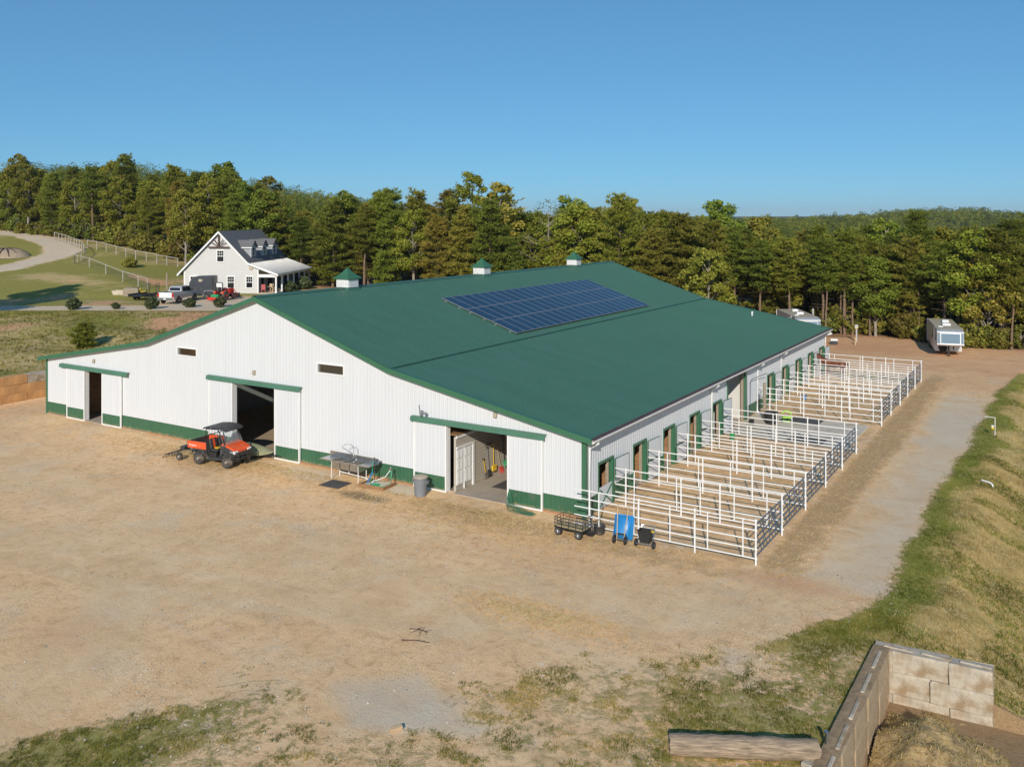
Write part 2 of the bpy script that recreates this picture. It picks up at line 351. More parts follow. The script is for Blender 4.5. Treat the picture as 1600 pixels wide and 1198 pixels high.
TREELINE_D = np.array([230, 205, 188, 168, 152, 146, 138, 131, 121, 110, 101, 96, 95.5, 88, 85.5, 83, 80])
def lineD(u): return np.interp(u, TREELINE_U, TREELINE_D)
def arc(pts, n=40):
    P = np.array(pts, float); t = np.linspace(0, len(P) - 1, n); out = []
    for v in t:
        i = min(int(v), len(P) - 2); f_ = v - i; p0, p1, p2, p3 = P[max(i - 1, 0)], P[i], P[i + 1], P[min(i + 2, len(P) - 1)]
        out.append(tuple(.5 * (2 * p1 + (p2 - p0) * f_ + (2 * p0 - 5 * p1 + 4 * p2 - p3) * f_ ** 2 + (3 * p1 - p0 - 3 * p2 + p3) * f_ ** 3)))
    return out
PATHS = [(arc([(-46, -6), (-30, -8), (-14, -9.5), (0, -8.5), (7.5, -4.5), (10.2, 2), (10.6, 14), (10.8, 34)]), .8), (arc([(-46, -12), (-28, -14.5), (-10, -13.5), (2, -9.5), (8.6, -4.2), (10.5, 4)]), .85), (arc([(-19.8, -1), (-19, -6), (-14, -11), (-8, -17), (-4, -26)]), .75), (arc([(-5.5, -1), (-5, -5), (-9, -10), (-20, -14), (-34, -18)]), .75)]
def masks(x, y):
    d, s = cam_ds(x, y); u = 800 + FPX * s / np.maximum(d, 10)
    n1 = vnoise(x, y, 2.2, 21); n2 = vnoise(x, y, .9, 22); n3 = vnoise(x, y, 6, 23)
    nn = (n1 - .5) * 1.5 + (n2 - .5) * .8 + (n3 - .5) * 1.2
    # grass that creeps into the yard from the south, thin at its edge
    ey = np.interp(x, EDGE[:, 0], EDGE[:, 1])
    inner = np.clip((ey - y) / 7.5, -1, 2)
    edge = sstep(-.10, .42, inner + nn * .2)
    zone = .7 - .40 * sstep(-1.8, 1.0, x) * (1 - sstep(7.0, 10.5, x)) - .1 * sstep(7, 9, x) * (y > -11) + .1 * sstep(-1, -5, x)
    g = edge * np.clip(zone + (n3 - .5) * .35 + (n1 - .5) * .3, 0, 1)
    # verge along the lane
    vx = np.interp(y, [-8, -4, -1, 8, 20, 33, 50, 56], [9.0, 11.2, 12.0, 12.1, 12.25, 12.55, 13.4, 16.0])
    verge = sstep(-.25, .55, (x - vx) + nn * .3)
    g = np.maximum(g, verge * sstep(-9.5, -4.5, y + nn * 1.6))
    dry = sstep(.1, 1.6, x - vx - .7 + nn * .9) * (y > -7) * (y < 54)
    dry = np.where((x > 12.9) & (y <= -5), .6, dry); dry = np.maximum(dry, np.clip(.3 + (n3 - .5) * 1.1 + (n1 - .5) * .6, 0, .7) * (x < 12.9) * (y < -4.5) * (x > -10))
    # hillside left
    left = sstep(-44.2, -44.8, x) * (y < 60) + (1 - (y < 60)) * sstep(-38, -50, x)
    left = np.clip(left, 0, 1)
    g = np.maximum(g, left * (.98 + .1 * (n3 - .5)))
    dry = np.maximum(dry, left * np.clip(.3 + (n3 - .5) * 1.3 + .22 * (d < 97), 0, .8))
    clay = left * sstep(.62, .98, vnoise(x, y, 8, 31) * .75 + vnoise(x, y, 2.5, 32) * .4 + .12 * (d < 97)) * (d < 135)
    clay = np.maximum(clay, .75 * sstep(43, 50, y) * (1 - sstep(-20, -40, x)) * (.7 + n3 * .5))
    clay = np.maximum(clay, .62 * np.exp(-((x - 8.8) / 2.6) ** 2 - ((y + 2.2) / 1.2) ** 2)); clay = np.maximum(clay, .45 * np.exp(-((x + 9) / 3.5) ** 2 - ((y + 17.5) / 2.0) ** 2)); clay = np.maximum(clay, .4 * np.exp(-((x - 1) / 5) ** 2 - ((y + 5.5) / 1.2) ** 2)); clay = np.maximum(clay, .5 * sstep(34, 44, y) * (x > 0) * (x < 22) * (.6 + n3 * .6))
    clay = np.maximum(clay, .35 * np.exp(-((x + 41) / 3.0) ** 2) * (np.abs(y) < 12))
    g = g * (1 - .75 * clay * left)
    # gravel: lane, hill road, drive, worn patch
    lane = sstep(0, 1.3, x - np.interp(y, [-6, 0, 10, 30, 45], [8.6, 9.0, 9.1, 9.0, 9.6]) + nn * .5) * (1 - verge) * sstep(-6, 0, y + nn) * (1 - sstep(36, 46, y + 3 * nn))
    lw = .42 + .5 * np.exp(-((y - 27) / 8.0) ** 2) + .25 * sstep(10.2, 11.4, x + nn * .4) * (1 - sstep(12, 22, y))
    rd = poly_dist(x, y, ROAD); road = 1 - sstep(2.2, 3.4, rd + nn * .5)
    drive = sstep(97.6, 98.3, d) * (1 - sstep(101.5, 104, d + nn * 1.0)) * (x < -46)
    drive = np.maximum(drive, sstep(97.6, 98.3, d) * (1 - sstep(113, 116, d + nn)) * sstep(235, 262, u) * (u < 620) * (x < -44))
    pud = .85 * (1 - sstep(.35, 1.35, np.hypot((x - 3.1) / 2.5, (y + 15.5) / 1.4) + nn * .5))
    gr2 = 1 - sstep(.4, 1.3, np.hypot((x + 15.2) / 2.3, (y + 1.2) / 1.1) + nn * .3)
    gr3 = 1 - sstep(.4, 1.3, np.hypot((x + 9.3) / 1.5, (y + .9) / .8) + nn * .3)
    gravel = np.maximum.reduce([lane * lw, road, drive * .9, pud, gr2 * .9, gr3 * .9])
    g = g * (1 - np.maximum(road, drive)); g = g * (1 - pud * .8)
    clay = clay * (1 - np.maximum(road * .8, drive))
    mulch = sstep(95.6, 96.4, d) * (1 - sstep(97.6, 98.1, d)) * (x < -50)
    # wheel tracks through the yard
    track = np.zeros_like(x)
    for pts, half in PATHS:
        dd_ = poly_dist(x, y, pts); track = np.maximum(track, .45 * (1 - sstep(1.0, 2.2, dd_ + nn * .35)))
        track = np.maximum(track, (1 - sstep(.12, .42, np.abs(dd_ - half) + (n2 - .5) * .12)) * np.clip(.5 + (n3 - .5) * 1.6, 0, 1))
    # forest floor
    wood = sstep(-1.5, 4, d - lineD(u) + nn * 1.5)
    g = g * (1 - wood)
    # straw and trodden dirt along the pens and doors
    straw = .85 * sstep(7.4, 7.9, x) * (1 - sstep(8.6, 9.6, x + nn * .5)) * sstep(-2.5, -.5, y) * (1 - sstep(43, 48, y))
    straw = np.maximum(straw, .9 * np.exp(-((x + 3.2) / 5.0) ** 2 - ((y + 2.0) / 1.5) ** 2))
    straw = np.maximum(straw, .8 * np.exp(-((x + 21) / 5.0) ** 2 - ((y + 1.5) / 1.3) ** 2))
    straw = np.maximum(straw, .7 * np.exp(-((x - 4) / 5.0) ** 2 - ((y + 2.2) / 1.3) ** 2))
    straw = np.maximum(straw, .45 * (x > 0) * (x < 7.5) * (y > -1.2) * (y < 41.6))
    damp = np.exp(-((x + 10.2) / 1.8) ** 2 - ((y + 2.6) / .6) ** 2) + .7 * np.exp(-((x + 4.6) / 2.2) ** 2 - ((y + 1.6) / .45) ** 2) + .5 * np.exp(-((x + 22.5) / 2.0) ** 2 - ((y + 1.6) / .4) ** 2)
    bunk = ((x > 12.6) & (x < 19.6) & (y < -5.7) & (y > -16)).astype(float)
    g = g * (1 - bunk); gravel = gravel * (1 - bunk); damp = np.maximum(damp, bunk)
    return dict(g=g, dry=dry, gravel=np.clip(gravel, 0, 1), clay=np.clip(clay, 0, 1), wood=wood, straw=straw, damp=np.clip(np.maximum(damp, mulch * .8), 0, 1), track=track, lane=lane, road=road, drive=drive, left=left, d=d, bunk=bunk)
def geo(a, b, s0, k=1.18):
    out = []; x = a; s = s0
    while abs(x) < abs(b): x += s * (1 if b > a else -1); out.append(x); s *= k
    out[-1] = b
    return np.array(out)
gx = np.concatenate([geo(-190, -9000, 2.0)[::-1], np.arange(-190, -50, 1.3), np.arange(-50, 21, .3), geo(21, 9000, .6)])
gy = np.concatenate([geo(-27, -400, 1.2)[::-1], np.concatenate([np.arange(-27, 8, .3), np.arange(8, 66, .42)]), np.arange(66, 150, 1.4), geo(150, 9000, 2.0)])
gx = gx[(np.abs(gx - 12.62) > .1) & (np.abs(gx + 44.2) > .45)]; gy = gy[np.abs(gy + 5.75) > .1]
gx = np.sort(np.concatenate([gx, [12.60, 12.64, -43.94, -44.46]])); gy = np.sort(np.concatenate([gy, [-5.74, -5.76]]))
GX, GY = np.meshgrid(gx, gy, indexing='ij'); GZ = Z(GX, GY); MK = masks(GX, GY)
def ground_mat():
    m, n, l, p = nt('ground_surface')
    tc = n.new('ShaderNodeTexCoord')
    def noise(s, det=5, rough=.6, dist=0, stretch=None):
        t = n.new('ShaderNodeTexNoise'); t.inputs['Scale'].default_value = s; t.inputs['Detail'].default_value = det; t.inputs['Roughness'].default_value = rough; t.inputs['Distortion'].default_value = dist
        v = tc.outputs['Object']
        if stretch:
            mp = n.new('ShaderNodeMapping'); mp.inputs['Scale'].default_value = stretch[:3]; mp.inputs['Rotation'].default_value = (0, 0, stretch[3]); l.new(v, mp.inputs[0]); v = mp.outputs[0]
        l.new(v, t.inputs['Vector']); return t.outputs[0]
    def ramp(src, *st):
        r = n.new('ShaderNodeValToRGB'); e = r.color_ramp.elements
        while len(e) < len(st): e.new(.5)
        for k, (pos, c) in zip(e, st): k.position = pos; k.color = (*c, 1) if len(c) == 3 else c
        l.new(src, r.inputs[0]); return r.outputs[0]
    def mr(src, a, b, c=0.0, d=1.0):
        t = n.new('ShaderNodeMapRange'); t.inputs[1].default_value = a; t.inputs[2].default_value = b; t.inputs[3].default_value = c; t.inputs[4].default_value = d; l.new(src, t.inputs[0]); return t.outputs[0]
    def mix(f, a, b, mode='MIX'):
        t = n.new('ShaderNodeMix'); t.data_type = 'RGBA'; t.blend_type = mode
        if hasattr(f, 'is_linked'): l.new(f, t.inputs[0])
        else: t.inputs[0].default_value = f
        for s_, i in ((a, 6), (b, 7)):
            if hasattr(s_, 'is_linked'): l.new(s_, t.inputs[i])
            else: t.inputs[i].default_value = (*s_, 1)
        return t.outputs[2]
    def math_(op, a, b):
        t = n.new('ShaderNodeMath'); t.operation = op
        for s_, i in ((a, 0), (b, 1)):
            if hasattr(s_, 'is_linked'): l.new(s_, t.inputs[i])
            else: t.inputs[i].default_value = s_
        return t.outputs[0]
    def attr(k):
        a = n.new('ShaderNodeAttribute'); a.attribute_name = k; return a.outputs['Fac']
    big = noise(.12, 4, .55); mid = noise(.55, 6, .65, .6); fine = noise(9, 5, .7); peb = noise(34, 3, .6); sp = noise(75, 2, .5)
    trk = noise(.5, 4, .6, .3, (.16, 1.1, 1, R(-28))); trk2 = noise(.9, 4, .6, .4, (.14, 1.2, 1, R(18)))
    dirt = ramp(mid, (.25, (.74, .5, .29)), (.5, (.86, .605, .37)), (.75, (.9, .675, .44)))
    dirt = mix(mr(big, .4, .65, 0, .6), dirt, (.8, .59, .37)); dirt = mix(mr(big, .52, .72, 0, .5), dirt, (.8, .5, .28))
    dirt = mix(mr(trk, .52, .66, 0, .32), dirt, (.62, .435, .25)); dirt = mix(mr(trk2, .54, .68, 0, .32), dirt, (.88, .71, .52))
    spec = ramp(peb, (.34, (.4, .37, .33)), (.48, (1, 1, 1)), (.68, (1.4, 1.4, 1.36)))
    blot = ramp(noise(2.3, 6, .75, .5), (.34, (.72, .66, .58)), (.48, (1, 1, 1)), (.68, (1.12, 1.11, 1.08)))
    dirt = mix(.75, dirt, mix(1.0, dirt, blot, 'MULTIPLY'))
    vor = n.new('ShaderNodeTexVoronoi'); vor.inputs['Scale'].default_value = 15; l.new(tc.outputs['Object'], vor.inputs['Vector'])
    stones = ramp(vor.outputs['Distance'], (.1, (1.25, 1.25, 1.27)), (.25, (1, 1, 1)), (.6, (.82, .8, .77)))
    rough_ = mr(noise(.28, 4, .6, .5), .42, .6)                         # stony patches between smooth packed ones
    dirt = mix(math_('MULTIPLY', rough_, .75), mix(.25, dirt, mix(1.0, dirt, spec, 'MULTIPLY')), mix(1.0, dirt, spec, 'MULTIPLY')); dirt = mix(math_('MULTIPLY', mr(fine, .4, .62, 0, .7), rough_), dirt, mix(1.0, dirt, stones, 'MULTIPLY'))
    dirt = mix(math_('MULTIPLY', math_('MULTIPLY', rough_, mr(noise(.35, 4, .6), .5, .65)), .55), dirt, mix(mr(peb, .35, .65), (.5, .44, .36), (.84, .76, .65)))
    dirt = mix(math_('MULTIPLY', attr('track'), .8), dirt, mix(mr(mid, .35, .65), (.66, .48, .29), (.86, .69, .48)))
    crumb = math_('MULTIPLY', mr(noise(3.6, 7, .8, .6), .56, .66), mr(noise(.22, 4, .6, .4), .45, .62))   # trodden brown litter lying in drifts
    dirt = mix(math_('MULTIPLY', crumb, .8), dirt, mix(mr(fine, .4, .6), (.4, .26, .13), (.62, .42, .22)))
    dirt = mix(1.0, dirt, (1.02, .955, .86), 'MULTIPLY')
    gravel = ramp(noise(22, 4, .75), (.28, (.4, .335, .25)), (.5, (.66, .55, .415)), (.72, (.86, .74, .58)))
    gravel = mix(.6, gravel, ramp(mid, (.3, (.6, .5, .37)), (.7, (.76, .64, .48))))
    gv = math_('ADD', attr('gravel'), mr(mid, .2, .8, -.3, .3))
    c = mix(mr(gv, .25, .95, 0, .9), dirt, gravel)
    clay = ramp(fine, (.3, (.56, .28, .14)), (.7, (.78, .45, .25)))
    c = mix(mr(math_('ADD', attr('clay'), mr(mid, .25, .75, -.3, .3)), .3, .8), c, clay)
    stw = ramp(noise(14, 5, .75, .3, (.5, 2.2, 1, R(25))), (.3, (.34, .21, .1)), (.52, (.52, .345, .18)), (.72, (.72, .52, .29)))
    c = mix(mr(math_('ADD', attr('straw'), mr(noise(1.3, 5, .7), .25, .75, -.42, .42)), .32, .8, 0, .85), c, stw)
    c = mix(math_('MULTIPLY', mr(math_('ADD', attr('damp'), mr(mid, .25, .75, -.3, .3)), .3, .8), .72), c, (.13, .088, .048))
    green = ramp(noise(5, 5, .7), (.3, (.125, .13, .018)), (.5, (.225, .225, .036)), (.7, (.38, .34, .085)))
    green = mix(mr(noise(.25, 4, .6), .42, .62, 0, .7), green, (.22, .235, .034))
    hay = ramp(noise(6, 5, .75, .4, (1, 2, 1, R(40))), (.28, (.3, .225, .085)), (.5, (.54, .405, .175)), (.72, (.74, .57, .29)))
    hay = mix(mr(noise(.7, 5, .65), .5, .68, 0, .7), hay, (.23, .215, .05))
    green = mix(.3, green, (.32, .29, .07))
    gcol = mix(mr(math_('ADD', attr('dry'), mr(noise(.6, 4, .6), .25, .75, -.3, .3)), .25, .75), green, hay)
    gmask = mr(math_('ADD', attr('g'), mr(noise(2.4, 7, .78), .25, .75, -.6, .6)), .38, .66, 0, .95)
    c = mix(gmask, c, mix(math_('MULTIPLY', mr(noise(11, 6, .8), .42, .6), mr(attr('g'), .45, .95, 1.0, .15)), gcol, mix(.5, gcol, (.5, .37, .2))))
    far = ramp(noise(.09, 6, .75), (.32, (.018, .032, .01)), (.5, (.045, .07, .018)), (.68, (.09, .115, .03)))
    floor_ = mix(mr(noise(.5, 4, .6), .3, .7), (.04, .03, .017), (.085, .06, .034))
    c = mix(attr('wood'), c, mix(attr('faraway'), floor_, far))
    l.new(c, p.inputs['Base Color']); p.inputs['Roughness'].default_value = .95; p.inputs['Specular IOR Level'].default_value = .15
    h = math_('ADD', math_('MULTIPLY', fine, .035), math_('MULTIPLY', peb, .018)); h = math_('ADD', h, math_('MULTIPLY', mid, .035))
    h = math_('ADD', h, math_('MULTIPLY', gmask, .04)); h = math_('ADD', h, math_('MULTIPLY', trk, .05))
    h = math_('ADD', h, math_('MULTIPLY', math_('MULTIPLY', noise(.09, 6, .75), attr('faraway')), 40.0))
    b = n.new('ShaderNodeBump'); b.inputs['Strength'].default_value = .5; b.inputs['Distance'].default_value = 1.0; l.new(h, b.inputs['Height']); l.new(b.outputs[0], p.inputs['Normal'])
    return m
M['ground'] = ground_mat()
FAR = sstep(420, 900, MK['d'])
def build_ground():
    nx, ny = GX.shape
    idx = np.arange(nx * ny).reshape(nx, ny)
    q = np.stack([idx[:-1, :-1], idx[1:, :-1], idx[1:, 1:], idx[:-1, 1:]], -1).reshape(-1, 4)
    def fc(a): return (a[:-1, :-1] + a[1:, 1:]) .ravel() / 2
    k = {n_: fc(MK[n_]) for n_ in ('g', 'lane', 'road', 'drive', 'left', 'wood', 'd', 'bunk')}
    xc = fc(GX); yc = fc(GY)
    kind = np.full(len(q), 0)                                           # yard
    kind[(k['left'] > .5)] = 1; kind[(k['g'] > .5) & (k['left'] <= .5) & (xc < 12.9) & (yc < -5)] = 2
    kind[(k['g'] > .45) & (k['left'] <= .5) & (kind != 2)] = 3
    kind[k['lane'] > .5] = 4; kind[k['drive'] > .5] = 5; kind[k['road'] > .5] = 6; kind[k['wood'] > .5] = 7; kind[(k['d'] > 800) & (k['wood'] > .5)] = 8
    kind[k['bunk'] > .5] = 9
    names = ['yard_ground', 'hillside', 'yard_lawn', 'grass_bank', 'gravel_lane', 'driveway', 'hill_road', 'woodland_floor', 'distant_hills', 'bunker_floor']
    co = np.stack([GX, GY, GZ], -1).reshape(-1, 3); at = {a: MK[a].ravel() for a in ('g', 'dry', 'gravel', 'clay', 'wood', 'straw', 'damp', 'track')}
    at['faraway'] = FAR.ravel()
    for i, nm in enumerate(names):
        f = q[kind == i]
        if not len(f): continue
        used, inv = np.unique(f.ravel(), return_inverse=True)
        me = bpy.data.meshes.new(nm); V = co[used].astype(np.float32); F = inv.reshape(-1, 4).astype(np.int32)
        me.vertices.add(len(V)); me.vertices.foreach_set('co', V.ravel()); me.loops.add(F.size); me.loops.foreach_set('vertex_index', F.ravel()); me.polygons.add(len(F))
        me.polygons.foreach_set('loop_start', np.arange(0, F.size, 4, dtype=np.int32)); me.polygons.foreach_set('loop_total', np.full(len(F), 4, np.int32))
        for a, v in at.items(): me.attributes.new(a, 'FLOAT', 'POINT').data.foreach_set('value', v[used].astype(np.float32))
        me.update(calc_edges=True); me.polygons.foreach_set('use_smooth', np.full(len(F), i != 9)); me.materials.append(M['ground'])
        o = bpy.data.objects.new(nm, me); link(o); o['kind'] = 'structure'
build_ground()
# ------------------------------------------------------------------ barn
BW, BL, PIT = 39.0, 43.3, .2286
RX = [.45, -10.4, -19.5, -28.6, -39.45]; RZ = [3.45, 5.44, 8.43, 5.42, 3.62]
def roofz(x): return float(np.interp(-x, [-v for v in RX], RZ))
barn = thing('horse_barn', 'long white metal horse barn with green metal roof, green base and ridge cupolas', 'barn')
def ribs(a, b, cuts=(), pit=PIT, dep=.014):
    """profile (u, offset) of ribbed metal sheet between a and b"""
    P = {round(a, 4): 0.0, round(b, 4): 0.0}
    k = math.ceil(a / pit)
    while k * pit < b:
        c = k * pit
        for du, o in ((-.045, 0), (-.02, dep), (.02, dep), (.045, 0), (.114, .004)):
            if a < c + du < b: P[round(c + du, 4)] = o
        k += 1
    us = sorted(P); off = [P[u] for u in us]
    for c in cuts:
        if a < c < b and round(c, 4) not in P: P[round(c, 4)] = float(np.interp(c, us, off))
    return [(u, P[u]) for u in sorted(P)]
def ribwall(mb, prof, zlo, zhi, holes, fn):
    for (u0, o0), (u1, o1) in zip(prof[:-1], prof[1:]):
        um = (u0 + u1) / 2; iv = [(zlo, None)]
        segs = []; cur = zlo
        for h in sorted([h for h in holes if h[0] < um < h[1]], key=lambda h: h[2]):
            if h[2] > cur + 1e-4: segs.append((cur, h[2]))
            cur = max(cur, h[3])
        segs.append((cur, None))
        for a, b in segs:
            t0 = zhi(u0) if b is None else min(b, zhi(u0)); t1 = zhi(u1) if b is None else min(b, zhi(u1))
            if min(t0, t1) <= a + 1e-4: continue
            mb.quad(fn(u0, o0, a), fn(u1, o1, a), fn(u1, o1, t1), fn(u0, o0, t0))
WH = .785
F_H = [(-34.74, -32.99, 0, 3.2), (-21.4, -18.2, 0, 3.74), (-7.09, -3.79, 0, 3.14), (-26.07, -24.48, 4.84, 5.23), (-15.22, -13.49, 4.81, 5.24)]
cutx = [v for h in F_H for v in h[:2]] + [-10.4, -19.5, -28.6]
pf = ribs(-BW, 0, cutx); fr = lambda u, o, z: (u, -o, z)
w = MB(); ribwall(w, pf, WH, lambda u: roofz(u) - .09, F_H, fr); wall_f = part('front_wall', w, 'siding', barn)
for a, b in ((-BW, -34.74), (-32.99, -21.4), (-18.2, -7.09), (-3.79, 0)): w = MB(); ribwall(w, ribs(a, b), .06, lambda u: WH - .004, [], fr); part('wainscot', w, 'wains', wall_f)
w = MB(); ribwall(w, [(u, 0) for u in sorted(set(cutx + [-BW + .15, -.15]))], .02, lambda u: roofz(u) - .12, F_H, lambda u, o, z: (u, .15, z)); part('inner_liner', w, 'inner', wall_f)
w = MB(); w.bx(-BW, -34.74, -.03, .14, -.1, .06); w.bx(-32.99, -21.4, -.03, .14, -.1, .06); w.bx(-18.2, -7.09, -.03, .14, -.1, .06); w.bx(-3.79, 0, -.03, .14, -.1, .06); part('grade_board', w, 'clay', wall_f)
for h in F_H[:3]: w = MB(); w.bx(h[0] - .1, h[0], -.03, .18, 0, h[3]); w.bx(h[1], h[1] + .1, -.03, .18, 0, h[3]); w.bx(h[0] - .1, h[1] + .1, -.03, .18, h[3], h[3] + .12); part('door_jamb', w, 'white', wall_f)
# right side wall
SD = [1.22, 4.88, 8.54, 12.2, 15.86, 26.73, 30.39, 34.05, 37.71, 41.37]; DW = 1.33
S_H = [(y, y + DW, .02, 2.0) for y in SD] + [(18.45, 21.72, 0, 3.2)]
cuty = [v for h in S_H for v in h[:2]]
ps = ribs(0, BL, cuty); sd = lambda u, o, z: (o, u, z)
w = MB(); ribwall(w, ps, WH, lambda u: roofz(0) - .09, S_H, sd); wall_s = part('side_wall', w, 'siding', barn)
sy_ = [0] + sorted(cuty) + [BL]
for a, b in zip(sy_[::2], sy_[1::2]): w = MB(); ribwall(w, ribs(a, b), .06, lambda u: WH - .004, [], sd); part('wainscot', w, 'wains', wall_s)
w = MB(); ribwall(w, [(u, 0) for u in sorted(set(cuty + [.15, BL - .15]))], .02, lambda u: roofz(0) - .14, S_H, lambda u, o, z: (-.15, u, z)); part('inner_liner', w, 'wood', wall_s)
# back and left walls
w = MB(); ribwall(w, ribs(-BW, 0, [-10.4, -19.5, -28.6], .4572), 0, lambda u: roofz(u) - .09, [], lambda u, o, z: (u, BL + o, z)); part('back_wall', w, 'siding', barn)
w = MB(); ribwall(w, ribs(0, BL, (), .4572), 0, lambda u: roofz(-BW) - .09, [], lambda u, o, z: (-BW - o, u, z)); part('left_wall', w, 'siding', barn)
# corner posts and rake trim
for x, wd in ((0, .2), (-BW, .2)):
    w = MB(); s_ = 1 if x == 0 else -1
    w.bx(x - s_ * .16, x + s_ * .035, -.04, .1, 0, roofz(x) - .1); w.bx(x - s_ * .02, x + s_ * .033, .1, .16, 0, roofz(x) - .1); part('corner_trim', w, 'trim', barn)
for y0, y1 in ((-.36, -.28), (BL + .28, BL + .36)):
    w = MB()
    for i in range(4):
        (xa, za), (xb, zb) = (RX[i], RZ[i]), (RX[i + 1], RZ[i + 1])
        w.add([(xa, y0, za - .2), (xb, y0, zb - .2), (xb, y0, zb + .035), (xa, y0, za + .035), (xa, y1, za - .2), (xb, y1, zb - .2), (xb, y1, zb + .035), (xa, y1, za + .035)],
              [(0, 1, 2, 3), (7, 6, 5, 4), (0, 4, 5, 1), (3, 2, 6, 7), (0, 3, 7, 4), (1, 5, 6, 2)])
        w.add([(xa, -.28 if y0 < 0 else BL + .28, za + .036), (xb, -.28 if y0 < 0 else BL + .28, zb + .036), (xb, -.1 if y0 < 0 else BL + .1, zb + .037), (xa, -.1 if y0 < 0 else BL + .1, za + .037)], [(0, 1, 2, 3)])
    part('rake_trim', w, 'trim', barn)
roofs = []
for i in range(4):
    (xa, za), (xb, zb) = (RX[i], RZ[i]), (RX[i + 1], RZ[i + 1])
    dx, dz = xb - xa, zb - za; L = math.hypot(dx, dz); nx, nz = -dz / L, dx / L
    if nz < 0: nx, nz = -nx, -nz
    lift = .045 if i in (1, 2) else 0.0
    ex = .14 if i == 1 else 0.0                                          # upper sheets lap over the wing roof
    w = MB(); pr_ = ribs(-.28, BL + .28, (), PIT, .022)
    ax, az = xa - dx / L * ex, za - dz / L * ex
    bx_, bz_ = xb + dx / L * (.14 if i == 2 else 0), zb + dz / L * (.14 if i == 2 else 0)
    for (u0, o0), (u1, o1) in zip(pr_[:-1], pr_[1:]):
        a0, a1 = o0 + lift, o1 + lift
        w.quad((ax + nx * a0, u0, az + nz * a0), (ax + nx * a1, u1, az + nz * a1), (bx_ + nx * a1, u1, bz_ + nz * a1), (bx_ + nx * a0, u0, bz_ + nz * a0))
    r_ = part('roof_slope', w, 'roof', barn); roofs.append(r_)
    w = MB(); w.add([(xa, -.28, za - .07), (xb, -.28, zb - .07), (xb, BL + .28, zb - .07), (xa, BL + .28, za - .07)], [(0, 1, 2, 3)]); part('roof_deck', w, 'inner', r_)
w = MB()
for s_ in (1, -1):
    k = (RZ[2] - RZ[1]) / (RX[1] - RX[2])
    w.add([(-19.5, -.33, 8.43 + .105), (-19.5, BL + .33, 8.43 + .105), (-19.5 + s_ * .26, BL + .33, 8.43 + .09 - k * .26), (-19.5 + s_ * .26, -.33, 8.43 + .09 - k * .26)], [(0, 1, 2, 3)])
part('ridge_cap', w, 'roof', barn)
w = MB(); w.add([(RX[1] + .17, -.26, RZ[1] - .005), (RX[1] + .17, BL + .26, RZ[1] - .005), (RX[1] + .1, BL + .26, RZ[1] + .052), (RX[1] + .1, -.26, RZ[1] + .052)], [(0, 1, 2, 3)]); part('roof_break_flashing', w, 'flash', roofs[0])
w = MB(); w.bx(-5.2, -5.1, 40.3, 40.4, 4.4, 4.75); w.tube((-5.15, 40.35, 4.72), (-5.15, 40.35, 4.84), .09, n=8); part('roof_vent', w, 'white', barn)
# gutter and downspouts
g_ = MB()
g_.add([(x, y, z) for y in (-.3, BL + .3) for x, z in ((.44, 3.41), (.44, 3.29), (.54, 3.29), (.6, 3.36), (.6, 3.43), (.585, 3.43), (.58, 3.37), (.455, 3.31))],
       [(i, (i + 1) % 8, 8 + (i + 1) % 8, 8 + i) for i in range(8)] + [tuple(range(8)), tuple(range(15, 7, -1))])
gut = part('gutter', g_, 'white', barn)
w = MB(); w.add([(.40, -.29, 3.485), (.40, BL + .29, 3.485), (.59, BL + .29, 3.446), (.59, -.29, 3.446)], [(0, 1, 2, 3)]); w.add([(.40, -.29, 3.47), (.40, BL + .29, 3.47), (.59, BL + .29, 3.436), (.59, -.29, 3.436)], [(3, 2, 1, 0)]); part('gutter_guard', w, 'guard', gut)
ds = MB(); ds.path([(.5, 0, 3.3), (.5, 0, 3.2), (.1, 0, 2.95), (.08, 0, .12), (.3, 0, .04)], .062, 6); dsm = ds.mesh('downspout', M['white'])
for y in (.22, 15.45, 24.2, 29.75, BL - .12): inst('downspout', dsm, barn, (0, y, 0))
w = MB(); w.bx(-.2, -.04, BL - .9, BL - .7, 3.1, 3.3); w.tube((.05, BL - .4, 2.95), (.55, BL + .1, 3.05), .07, n=8); part('corner_floodlight', w, 'white', barn)
# sliding doors
def sliding(x0, x1, zt, inner):
    o = MB(); f_ = lambda u, of, z: (u, -.115 - of, z)
    ribwall(o, ribs(x0 + .07, x1 - .07), WH - .06, lambda u: zt, [], f_); lf = part('sliding_door', o, 'siding2', barn)
    o = MB(); ribwall(o, ribs(x0 + .07, x1 - .07), .07, lambda u: WH - .064, [], f_); part('wainscot', o, 'wains', lf)
    o = MB(); o.bx(x0, x0 + .075, -.15, -.06, .02, zt); o.bx(x1 - .075, x1, -.15, -.06, .02, zt); o.bx(x0 + .075, x1 - .075, -.15, -.06, .02, .09); o.bx(x0 + .075, x1 - .075, -.105, -.065, .09, zt)
    part('door_frame', o, 'white', lf)
for x0, x1, zt in ((-36.62, -34.74, 3.24), (-32.99, -31.11, 3.24), (-23.31, -21.4, 3.78), (-18.2, -16.38, 3.78), (-8.99, -7.09, 3.18), (-3.79, -2.0, 3.18)): sliding(x0, x1, zt, 0)
for x0, x1, z in ((-37.31, -30.44, 3.2), (-23.45, -16.3, 3.74), (-9.14, -1.86, 3.14)):
    o = MB(); o.add([(x, y, zz) for x in (x0, x1) for y, zz in ((-.03, z + .2), (-.2, z + .17), (-.24, z - .03), (-.2, z - .03), (-.17, z + .13), (-.03, z + .16))], [(i, (i + 1) % 6, 6 + (i + 1) % 6, 6 + i) for i in range(6)] + [tuple(range(6)), tuple(range(11, 5, -1))])
    part('track_cover', o, 'hdr', barn)
